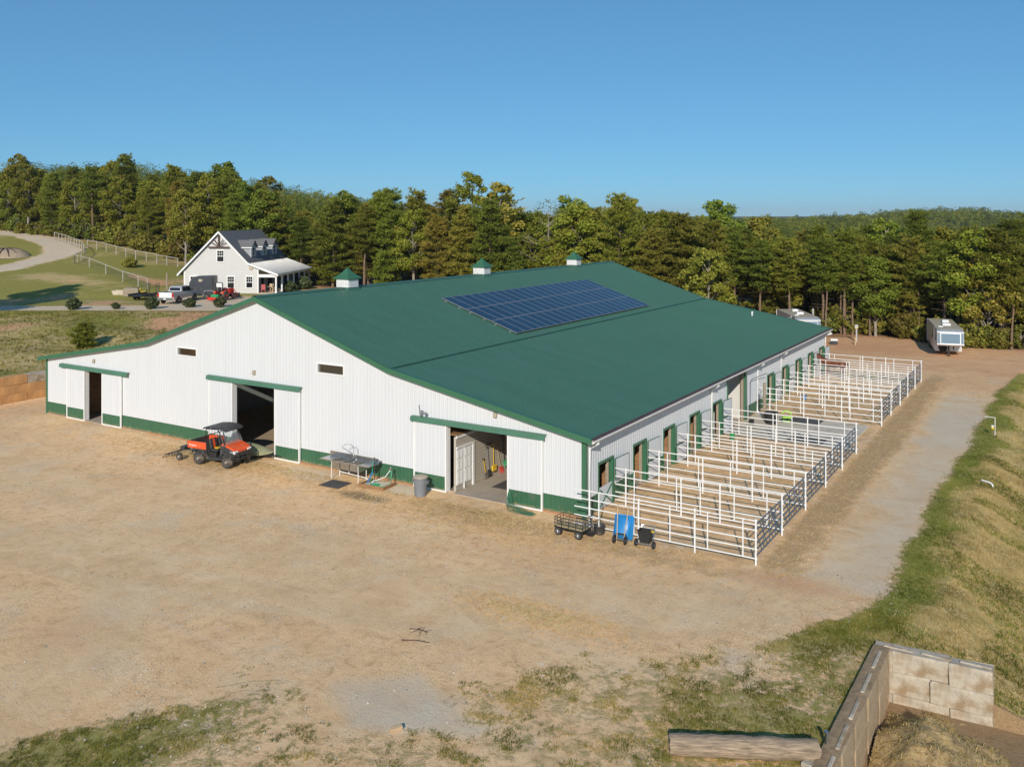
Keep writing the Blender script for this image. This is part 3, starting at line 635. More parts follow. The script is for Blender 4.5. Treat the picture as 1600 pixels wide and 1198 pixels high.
for x, z in ((-33.89, 3.78), (-19.81, 4.35), (-4.46, 3.85)):
    o = MB(); o.box((0, -.06, 0), (.16, .08, .16)); o.tube((0, -.1, 0), (0, -.16, .02), .03); o.lathe([(.03, 0), (.1, .09), (.11, .13), (.09, .14)], 10, (0, 0, 0)); lf = part('wall_lamp', o, 'tanpl', barn); lf.location = (x, -.03, z)
o = MB(); o.box((0, -.08, .0), (.12, .14, .2)); o.tube((.0, -.12, .05), (.35, -.22, .02), .025); o.box((.36, -.26, .04), (.16, .1, .1)); o.tube((-.1, -.08, .05), (-.14, -.08, .36), .015); cm = part('security_camera', o, 'canpl', barn); cm.location = (-8.55, -.04, 3.52)
for x0, x1, z0, z1 in F_H[3:]:
    o = MB()
    for a in ((x0 - .07, x1 + .07, z0 - .07, z0), (x0 - .07, x1 + .07, z1, z1 + .07), (x0 - .07, x0, z0, z1), (x1, x1 + .07, z0, z1)): o.bx(a[0], a[1], -.05, .17, a[2], a[3])
    wf = part('window', o, 'white', barn); o = MB(); o.bx(x0, x1, .03, .045, z0, z1); part('pane', o, 'clear', wf)
# cupolas
def cupola(y):
    o = MB(); o.bx(-.46, .46, -.46, .46, -.42, .46); c = part('cupola', o, 'white', barn); c.location = (-19.5, y, 8.56)
    for k in range(7):
        sl = MB()
        for an in range(4):
            m_ = Matrix.Rotation(an * math.pi / 2, 3, 'Z') @ Matrix.Rotation(R(24), 3, 'X'); p_ = Matrix.Rotation(an * math.pi / 2, 3, 'Z') @ Vector((0, -.475, -.03 + k * .07)); sl.box(p_, (.82, .055, .012), m=m_)
        part('louvre', sl, 'white', c)
    o = MB(); ring = lambda h, z: [(-h, -h, z), (h, -h, z), (h, h, z), (-h, h, z)]
    o.loft([ring(.6, .44), ring(.6, .49), ring(.36, .68), ring(.17, .88), ring(.015, 1.1)]); part('cupola_roof', o, 'trim', c)
    o = MB(); o.loft([ring(.62, -.34), ring(.475, -.06)], False); part('cupola_flashing', o, 'roof', c)
for y in (6.95, 21.48, 35.97): cupola(y)
# stall doors along the side
def stall_door(y, first=False):
    o = MB(); o.bx(-.16, .05, y - .07, y, .02, 2.0); o.bx(-.16, .07, y + DW, y + DW + .13, .02, 2.0); o.bx(-.16, .06, y - .07, y + DW + .13, 2.0, 2.1); fr_ = part('stall_door_frame', o, 'trim', barn)
    o = MB(); o.bx(-.15, -.02, y + DW - .3, y + DW - .24, .02, 2.0); part('jamb_board', o, 'post', fr_)
    an = R(3.5)
    for z0, z1 in ((1.02, 1.96), (.06, .97)):
        o = MB(); n0 = 'upper_door_leaf' if z0 > .5 else 'lower_door_leaf'
        if first and z0 < .5:
            o.bx(-.04, 0, .02, DW - .02, z0, z1); lf = part(n0, o, 'siding2', barn); lf.location = (.03, y, 0)
            o = MB(); a = Vector((.012, .1, z0 + .08)); b = Vector((.012, DW - .1, z1 - .08)); o.tube(a, b, .035, n=4); o.tube((.012, .1, z1 - .08), (.012, DW - .1, z0 + .08), .034, n=4); part('cross_brace', o, 'trim', lf)
            continue
        o.bx(-.02, .02, .03, 1.27, z0 + .02, z1 - .02); lf = part(n0, o, 'siding2', barn); lf.location = (.115, y + DW + .14, 0); lf.rotation_euler = (0, 0, -an)
        o = MB(); o.bx(-.026, .026, 0, .03, z0, z1); o.bx(-.026, .026, 1.27, 1.3, z0, z1); o.bx(-.026, .026, .03, 1.27, z0, z0 + .02); o.bx(-.026, .026, .03, 1.27, z1 - .02, z1); part('leaf_edge', o, 'trim', lf)
for i, y in enumerate(SD): stall_door(y, i == 0)
o = MB(); o.bx(-.2, .06, 18.3, 18.45, 0, 3.2); o.bx(-.2, .08, 21.72, 21.95, 0, 3.2); o.bx(-.2, .07, 18.3, 21.95, 3.2, 3.3); part('aisle_door_frame', o, 'trim', barn)
o = MB(); o.bx(-.18, -.03, 21.55, 21.71, 0, 3.2); part('jamb_board', o, 'post', barn)
o = MB(); ribwall(o, ribs(22.0, 22.25), .05, lambda u: 3.2, [], lambda u, of, z: (.1 + of, u, z)); part('aisle_door_edge', o, 'siding2', barn)
# inside
o = MB()
for y in (3.2, 6.86, 10.5, 14.2, 28.5, 32.2, 35.8, 39.5): o.bx(-3.6, -.16, y - .03, y + .03, .03, 2.5)
o.bx(-3.66, -3.6, .2, 18.2, .03, 2.5); o.bx(-3.66, -3.6, 22, BL - .2, .03, 2.5); part('stall_partition', o, 'wood', barn)
o = MB(); o.bx(-10.3, -.16, 18.2, 18.3, .03, 3.2); o.bx(-10.3, -.16, 21.95, 22.05, .03, 3.2); part('aisle_wall', o, 'inner', barn)
o = MB(); o.bx(-10.5, -10.4, .2, BL - .1, .02, 5.3); o.bx(-28.7, -28.6, .2, BL - .1, 0.05, 5.3); part('arena_wall', o, 'inner', barn)
o = MB(); o.bx(-6.9, -6.8, .2, 12, .03, 2.52); o.bx(-10.3, -6.9, 11.9, 12, .03, 2.52); tack = part('tack_room_wall', o, 'lap', barn)
o = MB(); [o.bx(-6.8, -6.786, .2, 12, .06 + k * .17, .06 + k * .17 + .155) for k in range(14)]; part('lap_board', o, 'lap', tack)
o = MB(); o.bx(-6.8, -6.74, .2, 12, 2.46, 2.58); part('cornice', o, 'white', tack)
o = MB(); o.bx(-10.3, -6.75, .2, 12, 2.6, 2.64); part('tack_room_ceiling', o, 'wood', tack)
for y0, y1 in ((.22, .8), (.86, 1.46)):
    o = MB(); o.bx(-6.785, -6.75, y0, y1, .3, 1.95); dd = part('tack_room_door', o, 'white', tack)
    o = MB()
    for a, b in ((.36, .9), (1.0, 1.45), (1.55, 1.87)):
        o.bx(-6.75, -6.735, y0 + .07, (y0 + y1) / 2 - .04, a, b); o.bx(-6.75, -6.735, (y0 + y1) / 2 + .04, y1 - .07, a, b)
    part('door_panel', o, 'white', dd)
o = MB(); o.bx(-6.78, -6.72, 1.5, 1.64, .03, 2.06); o.bx(-6.78, -6.72, .2, 1.5, 1.98, 2.08); o.bx(-6.78, -6.73, .8, .86, .03, 1.97); part('door_casing', o, 'white', tack)
o = MB(); o.bx(-6.75, -3.66, -.1, BL - .2, -.05, .035); o.bx(-10.4, -6.8, .16, BL - .2, -.05, .03); o.bx(-3.66, -.02, .16, BL - .2, -.05, .03); part('concrete_floor', o, 'conc', barn)
o = MB(); o.bx(-28.6, -10.5, .1, BL - .2, -.05, .025); part('arena_floor', o, 'sand', barn)
o = MB(); o.bx(-38.9, -28.7, -.05, BL - .2, -.05, .032); part('left_aisle_floor', o, 'conc', barn)
o = MB(); o.bx(-36.4, -36.3, .2, 14, .03, 3.0); part('left_aisle_wall', o, 'wood', barn)
o = MB(); o.bx(-.33, .33, -.5, .5, 0, .05); o.path([(-.2, -.3, .05), (-.25, -.1, -.5), (.1, .1, -.75), (.25, .2, -.4), (.2, .3, .04)], .16, 7)
bl = solo('hanging_blanket', o, 'blue', 'dark blue horse blanket hanging inside the narrow left barn door', 'blanket', (-36.1, 2.6, 1.95))
# ------------------------------------------------------------------ solar array
def cellmat():
    m, n, l, p = nt('solar_cells'); tc = n.new('ShaderNodeTexCoord')
    br = n.new('ShaderNodeTexBrick'); br.offset = 0; br.inputs['Scale'].default_value = 1; br.inputs['Mortar Size'].default_value = .006; br.inputs['Brick Width'].default_value = .16; br.inputs['Row Height'].default_value = .16
    br.inputs['Color1'].default_value = (.006, .019, .044, 1); br.inputs['Color2'].default_value = (.007, .023, .052, 1); br.inputs['Mortar'].default_value = (.009, .027, .06, 1)
    l.new(tc.outputs['Object'], br.inputs['Vector']); oi = n.new('ShaderNodeObjectInfo'); hs = n.new('ShaderNodeHueSaturation'); mr = n.new('ShaderNodeMapRange'); mr.inputs[3].default_value = .8; mr.inputs[4].default_value = 1.25
    l.new(oi.outputs['Random'], mr.inputs[0]); l.new(mr.outputs[0], hs.inputs['Value']); l.new(br.outputs[0], hs.inputs['Color']); l.new(hs.outputs[0], p.inputs['Base Color']); p.inputs['Roughness'].default_value = .16; p.inputs['Specular IOR Level'].default_value = .35
    return m
M['cell'] = cellmat()
k = (RZ[2] - RZ[1]) / (RX[2] - RX[1]); an = math.atan(-k)                # roof pitch
arr = thing('solar_array', 'blue rooftop solar array of three panel rows in silver frames on the green roof', 'solar panels', (-16.36, 12.2, roofz(-16.36) + .16)); arr.rotation_euler = (0, an, 0)
PL, PWd = 1.93, .995
o = MB(); o.bx(.02, PL - .02, .012, PWd - .012, 0, .03); pm = o.mesh('solar_panel', M['cell'])
o = MB(); o.bx(0, PL, 0, .024, -.008, .036); o.bx(0, PL, PWd - .024, PWd, -.008, .036); o.bx(0, .035, .024, PWd - .024, -.008, .036); o.bx(PL - .035, PL, .024, PWd - .024, -.008, .036); pfm = o.mesh('panel_frame', M['pframe'])
for r_ in range(3):
    for c in range(20):
        q = inst('solar_panel', pm, arr, (r_ * (PL + .02), c * (PWd + .003), 0)); inst('panel_frame', pfm, q)
o = MB(); o.bx(-.02, .02, -.15, 20.05, -.09, -.02); rm = o.mesh('mounting_rail', M['alum'])
for r_ in range(3):
    for e in (.4, 1.5): inst('mounting_rail', rm, arr, (r_ * (PL + .02) + e, 0, 0))
o = MB(); o.bx(-.025, .025, -.03, .03, -.135, -.085); fm = o.mesh('roof_foot', M['alum'])
for r_ in range(3):
    for e in (.4, 1.5):
        for y in (-.08, 5, 10, 15, 19.9): inst('roof_foot', fm, arr, (r_ * (PL + .02) + e, y, 0))
# ------------------------------------------------------------------ pens
RAILZ = [.235, .58, .92, 1.27, 1.615]
def fence_run(name, x0, x1, y, label, posts, stays, group):
    t = thing(name, label, 'fence', (0, y, 0), 0, group)
    for z in RAILZ:
        o = MB(); o.tube((x0, 0, z), (x1 + .09, 0, z), .026, n=6); part('rail', o, 'pipe', t, True)
    for x in posts:
        o = MB(); o.tube((x, .0, -.05), (x, .0, 1.68), .036, n=8); part('post', o, 'pipe', t, True)
    for x in stays:
        o = MB(); o.tube((x, .005, .235), (x, .005, 1.615), .027, n=6); part('stay', o, 'pipe', t, True)
    return t
YA = [-1.2, 2.42, 6.05, 9.95, 13.42, 17.04]; YB = [24.5, 28.0, 31.45, 34.9, 38.25, 41.62]
ORD = ['first', 'second', 'third', 'fourth', 'fifth', 'sixth']
for grp, ys in (('front', YA), ('rear', YB)):
    for i, y in enumerate(ys):
        if grp == 'front':
            lab = ('white pipe rail panel fence closing the pens towards the cart and wheelbarrow' if i == 0 else ORD[i] + ' white pipe divider of the front pens, counted from the wheelbarrow')
        else: lab = ORD[i] + ' white pipe divider of the rear pens, counted from the concrete pad'
        x0 = .12 if i == 0 else .25
        fence_run('pen_fence', x0, 7.55, y, lab, (.8, 2.95, 5.25, 7.58) if (i % 2 == 0) else (.75, 3.3, 5.0, 7.55), (1.22, 2.75, 4.25, 5.75, 7.1) if i % 2 == 0 else (1.15, 3.1, 4.15, 5.6, 6.95), 'white pipe pen dividers')
def make_gate(Lg):
    o = thing('pen_gate', 'x', 'gate')
    for z in (.25, .48, .71, .95, 1.2, 1.42):
        q = MB(); q.tube((0, .06, z), (0, Lg - .06, z), .022, n=6); part('gate_bar', q, 'gate', o, True)
    q = MB(); q.path([(0, .2, 1.42), (0, .06, 1.36), (0, .03, 1.2), (0, .03, .45), (0, .06, .3), (0, .2, .25)], .026, 6); part('gate_end', q, 'gate', o, True); q = MB(); q.path([(0, Lg - .2, 1.42), (0, Lg - .06, 1.36), (0, Lg - .03, 1.2), (0, Lg - .03, .45), (0, Lg - .06, .3), (0, Lg - .2, .25)], .026, 6); part('gate_end', q, 'gate', o, True)
    for y in (Lg * .3, Lg * .52, Lg * .75):
        q = MB(); q.box((0.012, y, .835), (.03, .035, 1.17)); part('gate_upright', q, 'gate', o)
    for z in (.4, 1.25):
        q = MB(); q.tube((0, -.1, z), (0, .05, z), .016); part('hinge', q, 'gate', o)
    return o
gp = None
for grp, ys in (('front', YA), ('rear', YB)):
    for i in range(5):
        g_ = make_gate(3.42) if gp is None else copy_tree(gp)
        if gp is None: gp = g_
        L0 = ys[i + 1] - ys[i]; g_.location = (7.53, ys[i] + .09, 0); g_.scale = (1, (L0 - .18) / 3.42, 1)
        g_['label'] = 'grey blue steel bar gate of the ' + ORD[i] + (' front pen, counted from the wheelbarrow' if grp == 'front' else ' rear pen, counted from the concrete pad')
        g_['group'] = 'steel pen gates along the lane'
o = MB(); o.bx(.1, 6.95, 17.45, 24.1, -.06, .05); pd = part('concrete_pad', o, 'pad', None, bevel=.02); pd['kind'] = 'structure'
for (x0, x1, y0, y1) in ((1.9, 4.3, 22.4, 24.0), (3.6, 5.6, 17.6, 19.0)):
    o = MB(); o.bx(x0, x1, y0, y1, .052, .07); solo('rubber_mat', o, 'mat', 'black rubber mat on the concrete pad ' + ('by the lime green cart' if y0 > 20 else 'behind the last front divider'), 'mat')
o = MB(); o.tube((0, 0, -.2), (0, 0, 2.35), .11, .1, 8); solo('wood_post', o, 'post', 'round weathered wooden post standing by the wide aisle door', 'post', (1.1, 22.3, 0), smooth=True)
o = MB(); o.lathe([(.3, .05), (.36, .1), (.4, .72), (.43, .75), (.41, .76), (.37, .7), (.33, .12), (.0, .1)], 16); solo('water_tub', o, 'rubber', 'large black rubber tub on the concrete pad beside the wooden post', 'tub', (1.75, 21.5, 0), smooth=True)
t = thing('jump_cart', 'small lime green wheeled frame cart on the concrete pad', 'cart', (2.45, 22.3, .05), R(20)); t.scale = (.85, .85, .75)
o = MB(); o.path([(-.3, 0, .15), (-.3, .05, .75), (-.1, .1, .9), (.2, .1, .9), (.3, .05, .75), (.3, 0, .15), (.05, -.1, .1), (-.3, 0, .15)], .05, 6); part('frame', o, 'lime', t, True)
o = MB(); o.box((0, .02, .42), (.5, .25, .1)); part('tray', o, 'lime', t)
for x in (-.3, .3):
    o = MB(); o.lathe([(.05, -.04), (.14, -.04), (.15, 0), (.14, .04), (.05, .04)], 12, (x, -.06, .15), 'X'); part('wheel', o, 'rubber', t, True)
o = MB(); o.path([(.14, 22.55, .1), (.14, 22.55, 2.3), (.2, 22.75, 2.45), (.4, 25.3, 2.45)], .022); solo('bent_pipe_rail', o, 'gate', 'bent grey steel pipe rail rising beside the wooden post', 'pipe')
for (x, y, c, l_, m_) in ((.9, 16.6, 'bucket', 'small green bucket on the dirt by the last front divider', 'green'), (1.6, 30.2, 'bucket', 'small blue feed pan lying in a rear pen', 'blue'), (.8, 20.6, 'bucket', 'black bucket in the wide side aisle doorway', 'rubber')):
    o = MB(); o.lathe([(.1, 0), (.13, .01), (.16, .28), (.17, .29), (.155, .29), (.125, .03), (0, .03)], 12); solo('feed_bucket', o, m_, l_, c, (x, y, .02 if y < 17 or y > 25 else .055), smooth=True)
# ------------------------------------------------------------------ wheels and small machines
def wheel(parent, c, r, wd, axis='Y', tire='tire', rim='rim', n=18):
    prof = [(r * .55, -wd * .5), (r * .9, -wd * .5), (r, -wd * .3), (r, wd * .3), (r * .9, wd * .5), (r * .55, wd * .5)]
    o = MB(); o.lathe(prof, n, (0, 0, 0), axis)
    wv = part('wheel', o, tire, parent, True); wv.location = c
    o = MB(); o.lathe([(r * .2, -wd * .53), (r * .3, -wd * .42), (r * .57, -wd * .51), (r * .58, wd * .51), (r * .3, wd * .42), (r * .2, wd * .53)], n, (0, 0, 0), axis); part('rim', o, rim, wv, True)
    return wv
def lettering(name, txt, size, parent, loc, rot, mat):
    cu = bpy.data.curves.new(name, 'FONT'); cu.body = txt; cu.size = size; cu.extrude = .002; cu.align_x = 'CENTER'; cu.align_y = 'CENTER'
    tmp = bpy.data.objects.new(name, cu); col.objects.link(tmp); bpy.context.view_layer.update()
    me = bpy.data.meshes.new_from_object(tmp.evaluated_get(bpy.context.evaluated_depsgraph_get())); bpy.data.objects.remove(tmp)
    me.materials.clear(); me.materials.append(M[mat]); o = bpy.data.objects.new(name, me); link(o, parent); o.location = loc; o.rotation_euler = rot; return o
# utility vehicle (x forward)
utv = thing('utility_vehicle', 'orange utility vehicle with black canopy roof parked by the middle barn door', 'utility vehicle', (-19.86, -2.13, 0), R(5.7))
def U(n_, o, m_, **k): return part(n_, o, m_, utv, **k)
o = MB(); o.bx(-1.25, 1.2, -.55, .55, .3, .48); o.bx(-1.2, -.35, -.62, .62, .48, .78); o.bx(-.35, .55, -.66, .66, .36, .46); U('chassis', o, 'darkgrey', bevel=.02)
o = MB(); o.prism([(.42, .5), (1.32, .5), (1.38, .72), (1.3, .92), (.7, 1.1), (.42, 1.12)], -.62, .62); U('front_cowl', o, 'darkgrey', bevel=.03)
o = MB(); o.prism([(.45, 1.0), (1.36, .76), (1.33, .95), (.95, 1.1), (.5, 1.2)], -.6, .6); U('hood', o, 'orange', bevel=.03)
for s_ in (-1, 1):
    o = MB(); o.prism([(1.05, .8), (1.4, .74), (1.385, .86), (1.12, .96)], s_ * .34, s_ * .62); U('headlight', o, 'lamp', bevel=.015)
o = MB(); o.prism([(-1.62, .78), (-.38, .78), (-.38, .84), (-1.62, .84)], -.72, .72); bed = U('cargo_bed', o, 'darkgrey')
o = MB(); o.bx(-1.66, -1.6, -.74, .74, .8, 1.16); part('bed_end', o, 'darkgrey', bed, bevel=.01); o = MB(); o.bx(-.44, -.38, -.74, .74, .8, 1.2); part('bed_end', o, 'darkgrey', bed, bevel=.01)
for s_ in (-1, 1):
    o = MB(); o.bx(-1.64, -.4, s_ * .70, s_ * .76, .82, 1.17); bs = part('bed_side', o, 'orange', bed, bevel=.012)
    lettering('lettering', 'Kubota', .17, bs, (-1.28, s_ * .764, .98), (R(90), 0, 0 if s_ < 0 else R(180)), 'white')
o = MB(); o.bx(-.42, .2, -.62, .62, .46, .72); U('seat_base', o, 'black')
for y in (-.3, .3):
    o = MB(); o.bx(-.3, .18, y - .24, y + .24, .72, .84); o.box((-.33, y, 1.08), (.13, .48, .5), m=Matrix.Rotation(R(-12), 3, 'Y')); st = U('seat', o, 'darkgrey', bevel=.03)
    o = MB(); o.box((-.262, y, 1.09), (.02, .12, .46), m=Matrix.Rotation(R(-12), 3, 'Y')); part('seat_stripe', o, 'orange', st)
o = MB(); o.box((.0, -.3, .88), (.24, .3, .06)); U('work_gloves', o, 'yellow', bevel=.02)
o = MB()
for s_ in (-1, 1):
    o.path([(-.5, s_ * .66, .6), (-.55, s_ * .66, 1.2), (-.5, s_ * .62, 1.86), (.3, s_ * .62, 1.9), (.55, s_ * .64, 1.5), (.78, s_ * .64, 1.05)], .032, 6)
    o.tube((-.5, s_ * .66, 1.15), (-.38, s_ * .66, .5), .03)
o.tube((-.5, -.62, 1.86), (-.5, .62, 1.86), .03); o.tube((-.54, -.64, 1.2), (-.54, .64, 1.2), .028); o.tube((-.52, -.64, 1.5), (-.52, .64, 1.5), .02)
for y in (-.4, -.2, 0, .2, .4): o.tube((-.54, y, 1.2), (-.5, y, 1.86), .012, n=4)
U('roll_cage', o, 'black', smooth=True)
o = MB(); rr = []
for x, z, hw in ((-.72, 1.87, .66), (-.6, 1.94, .7), (-.1, 1.99, .72), (.4, 1.98, .72), (.72, 1.93, .7), (.82, 1.86, .64)): rr.append([(x, -hw, z - .05), (x, hw, z - .05), (x, hw * .93, z), (x, -hw * .93, z)])
o.loft(rr); U('canopy_roof', o, 'darkgrey', smooth=True)
o = MB(); o.quad((.79, -.58, 1.1), (.79, .58, 1.1), (.5, .58, 1.86), (.5, -.58, 1.86)); U('windshield', o, 'clear')
o = MB(); o.path([(.6, -.1, 1.05), (.38, -.28, 1.12)], .02); o.lathe([(.15, -.012), (.17, 0), (.15, .012)], 12, (.36, -.3, 1.14), 'X'); U('steering_wheel', o, 'black')
for s_ in (-1, 1):
    o = MB(); o.bx(-.3, .42, s_ * .6, s_ * .68, .34, .42); o.prism([(-1.32, .66), (-1.12, .84), (-.6, .84), (-.42, .62), (-.55, .62), (-.7, .76), (-1.05, .76), (-1.22, .62)], s_ * .56, s_ * .74)
    o.prism([(.48, .62), (.68, .82), (1.14, .8), (1.34, .62), (1.24, .6), (1.08, .72), (.75, .74), (.6, .6)], s_ * .56, s_ * .74)
    U('fender', o, 'darkgrey')
o = MB()
for z in (.52, .68, .82): o.path([(1.4, -.56, z), (1.52, -.46, z), (1.52, .46, z), (1.4, .56, z)], .025)
for y in (-.46, -.16, .16, .46): o.tube((1.52, y, .45), (1.5, y, .84), .022)
o.bx(1.36, 1.46, -.3, .3, .4, .55); U('bull_bar', o, 'black', smooth=True)
for x, y in ((.94, -.62), (.94, .62), (-.95, -.62), (-.95, .62)): wheel(utv, (x, y, .325), .325, .27)
# towed drag
dr = thing('arena_drag', 'rusty black towed arena drag with small wheels and tines behind the orange vehicle', 'drag', (-22.2, -2.35, 0), R(5.7))
o = MB(); o.tube((.9, .1, .5), (-.3, 0, .42), .035); o.tube((-.3, -.5, .42), (-.3, .5, .42), .04); o.tube((-.3, -.5, .42), (-.9, -.5, .25), .03); o.tube((-.3, .5, .42), (-.9, .5, .25), .03); o.tube((-.9, -.6, .25), (-.9, .6, .25), .04); o.box((-.2, 0, .55), (.3, .5, .2)); part('drag_frame', o, 'darkgrey', dr, True)
o = MB(); o.path([(0, 0, .45), (.05, 0, .75), (-.12, 0, .85)], .03); o.tube((.05, 0, .75), (-.35, .3, .42), .022); part('lift_mast', o, 'black', dr)
for y in (-.55, .55): wheel(dr, (-.1, y, .2), .2, .14, rim='tanpl')
for y in (-.55, -.35, -.15, .05, .25, .45):
    o = MB(); o.path([(-.9, y, .25), (-1.1, y - .03, .2), (-1.25, y - .05, .02)], .022, 5); part('tine', o, 'darkgrey', dr)
# canvas covered implement in the doorway
cv = thing('covered_implement', 'low implement under an olive canvas cover lying across the middle barn doorway', 'implement', (-19.1, -.45, 0), R(14))
o = MB()
rings = []
for x, hw, zt, zb in ((-1.0, .42, .62, .22), (-.75, .46, .72, .18), (-.2, .42, .66, .2), (.4, .32, .55, .24), (.75, .16, .46, .3), (.95, .06, .42, .36)):
    rings.append([(x, -hw, zb), (x, hw, zb), (x, hw * .95, (zt + zb) / 2 + .05), (x, hw * .6, zt), (x, -hw * .55, zt - .03), (x, -hw * 1.04, (zt + zb) / 2)])
o.loft(rings); part('canvas_cover', o, 'tarp', cv, True)
o = MB(); o.tube((-1.0, -.3, .2), (1.15, -.05, .2), .03); o.tube((-1.0, .3, .2), (1.15, .05, .2), .03); o.tube((1.1, 0, .2), (1.5, 0, .16), .035); [o.tube((x, -.35, .22), (x - .06, -.35, 0), .02) for x in (-.9, -.6, -.3, 0, .3)]; [o.tube((x, .35, .22), (x - .06, .35, 0), .02) for x in (-.9, -.6, -.3, 0, .3)]; part('frame', o, 'black', cv)
# sink
sk = thing('utility_sink', 'stainless steel three basin sink with drainboards against the green base of the wall', 'sink', (-12.35, -.88, 0))
TZ = .9
o = MB(); o.bx(-1.55, -.9, -.38, .36, TZ - .03, TZ); o.bx(.9, 1.55, -.38, .36, TZ - .03, TZ); o.bx(-.9, .9, -.38, -.3, TZ - .03, TZ); o.bx(-.9, .9, .26, .36, TZ - .03, TZ)
for x in (-.9, -.3, .3, .9): o.bx(x - .025, x + .025, -.3, .26, TZ - .03, TZ - .002)
o.bx(-1.55, 1.55, .36, .4, TZ - .03, TZ + .22); tp = part('sink_top', o, 'steel', sk)
o = MB(); o.bx(-1.55, -.92, -.395, -.38, TZ - .03, TZ + .02); o.bx(-.92, .92, -.395, -.38, TZ - .03, TZ + .02); o.bx(.92, 1.55, -.395, -.38, TZ - .03, TZ + .02); part('rolled_rim', o, 'steel', tp)
for x in (-.6, 0, .6):
    o = MB(); a, b = x - .275, x + .275
    o.bx(a, b, -.31, -.3, TZ - .36, TZ - .03); o.bx(a, b, .26, .27, TZ - .36, TZ - .03); o.bx(a, a + .01, -.3, .26, TZ - .36, TZ - .03); o.bx(b - .01, b, -.3, .26, TZ - .36, TZ - .03); o.bx(a, b, -.31, .27, TZ - .37, TZ - .36); part('basin', o, 'steel', sk)
for x, y in ((-.85, -.3), (.85, -.3), (-.85, .28), (.85, .28)):
    o = MB(); o.tube((x, y, 0), (x, y, TZ - .03), .02, n=8); part('leg', o, 'white', sk, True)
o = MB(); o.tube((-.6, 0, TZ - .37), (-.6, 0, .3), .02); o.path([(-.6, 0, .32), (.6, 0, .26), (.95, .1, .2), (1.2, .2, .06)], .022); o.tube((.6, 0, TZ - .37), (.6, 0, .26), .02); o.tube((0, 0, TZ - .37), (0, 0, .28), .02); part('drain_pipe', o, 'white', sk)
o = MB(); o.tube((.05, .3, TZ), (.05, .3, TZ + .62), .016); o.path([(.05, .3, TZ + .6), (-.05, .22, TZ + .74), (-.25, .1, TZ + .76), (-.42, .0, TZ + .66), (-.4, -.02, TZ + .55)], .014); o.path([(.0, .3, TZ + .15), (-.12, .22, TZ + .35), (-.3, .1, TZ + .5), (-.38, .0, TZ + .58)], .014); o.bx(-.1, .16, .28, .36, TZ, TZ + .06); part('spray_faucet', o, 'chrome', sk, True)
o = MB(); o.bx(-.58, .58, -.5, .5, .005, .03); solo('ground_mat', o, 'mat', 'dark rubber mat on the ground in front of the sink', 'mat', (-12.35, -1.85, .01), R(3))
# hydrants, hoses, timber box
t = thing('timber_box', 'low timber edging box of pale gravel around the green hose hydrant', 'planter', (-10.5, -.95, 0), R(4))
for (x0, x1, y0, y1) in ((-.72, .72, -.55, -.46), (-.72, -.63, -.46, .5), (.63, .72, -.46, .5)):
    o = MB(); o.bx(x0, x1, y0, y1, -.05, .16); part('timber', o, 'wood', t, bevel=.01)
o = MB(); o.bx(-.63, .63, -.46, .5, -.05, .07); part('gravel_fill', o, 'pad', t)
o = MB(); o.tube((0, 0, 0), (0, 0, 1.1), .02, n=8); o.path([(0, 0, 1.1), (.02, -.05, 1.2), (.08, -.1, 1.2), (.1, -.12, 1.1)], .03); solo('yard_hydrant', o, 'darkgrey', 'tall yard hydrant with dark handle rising beside the sink', 'hydrant', (-10.85, -.75, .05), smooth=True)
o = MB(); o.tube((0, 0, 0), (0, 0, .72), .018, n=8); o.box((0, -.03, .74), (.07, .1, .1)); solo('garden_spigot', o, 'chrome', 'short steel spigot between the sink and the grey bin', 'spigot', (-10.0, -.55, .05))
o = MB(); o.path([(-10.85, -.87, 1.1), (-10.87, -.9, .6), (-10.92, -.95, .12), (-10.75, -1.15, .1), (-10.35, -1.25, .09), (-10.0, -1.1, .09), (-9.86, -.85, .15), (-9.9, -.65, .5), (-9.97, -.6, .72)], .018, 6); o.lathe([(.2, -.018), (.23, 0), (.2, .018), (.17, 0)], 16, (-10.5, -1.12, .1)); solo('garden_hose', o, 'hose', 'bright green garden hose looped between hydrant and spigot', 'hose', smooth=True)
o = MB(); o.path([(-10.0, -.62, .74), (-10.2, -.75, .42), (-10.5, -.85, .28), (-10.75, -.92, .2), (-10.85, -.98, .09)], .02, 6); solo('garden_hose', o, 'white', 'short white hose sagging from the spigot to the hydrant', 'hose', smooth=True)
o = MB(); o.path([(-10.83, -.9, .62), (-10.98, -1.0, .25), (-11.05, -1.05, .08)], .03, 6); solo('garden_hose', o, 'blue', 'short blue hose end hanging at the hydrant', 'hose', smooth=True)
# bin
t = thing('trash_can', 'grey plastic trash can with dusty tan lid by the right barn door', 'trash can', (-7.85, -1.1, 0))
o = MB(); o.lathe([(.24, 0), (.26, .02), (.315, .78), (.335, .8), (.335, .86), (.31, .86), (.29, .8), (.25, .05), (0, .05)], 20); part('bin', o, 'canpl', t, True)
o = MB(); o.lathe([(.34, .85), (.35, .88), (.3, .91), (.1, .935), (0.01, .935)], 20); part('lid', o, 'tanpl', t, True)
for s_ in (-1, 1):
    o = MB(); o.box((s_ * .37, 0, .72), (.1, .16, .05)); o.box((s_ * .4, 0, .66), (.03, .16, .12)); part('handle', o, 'canpl', t)
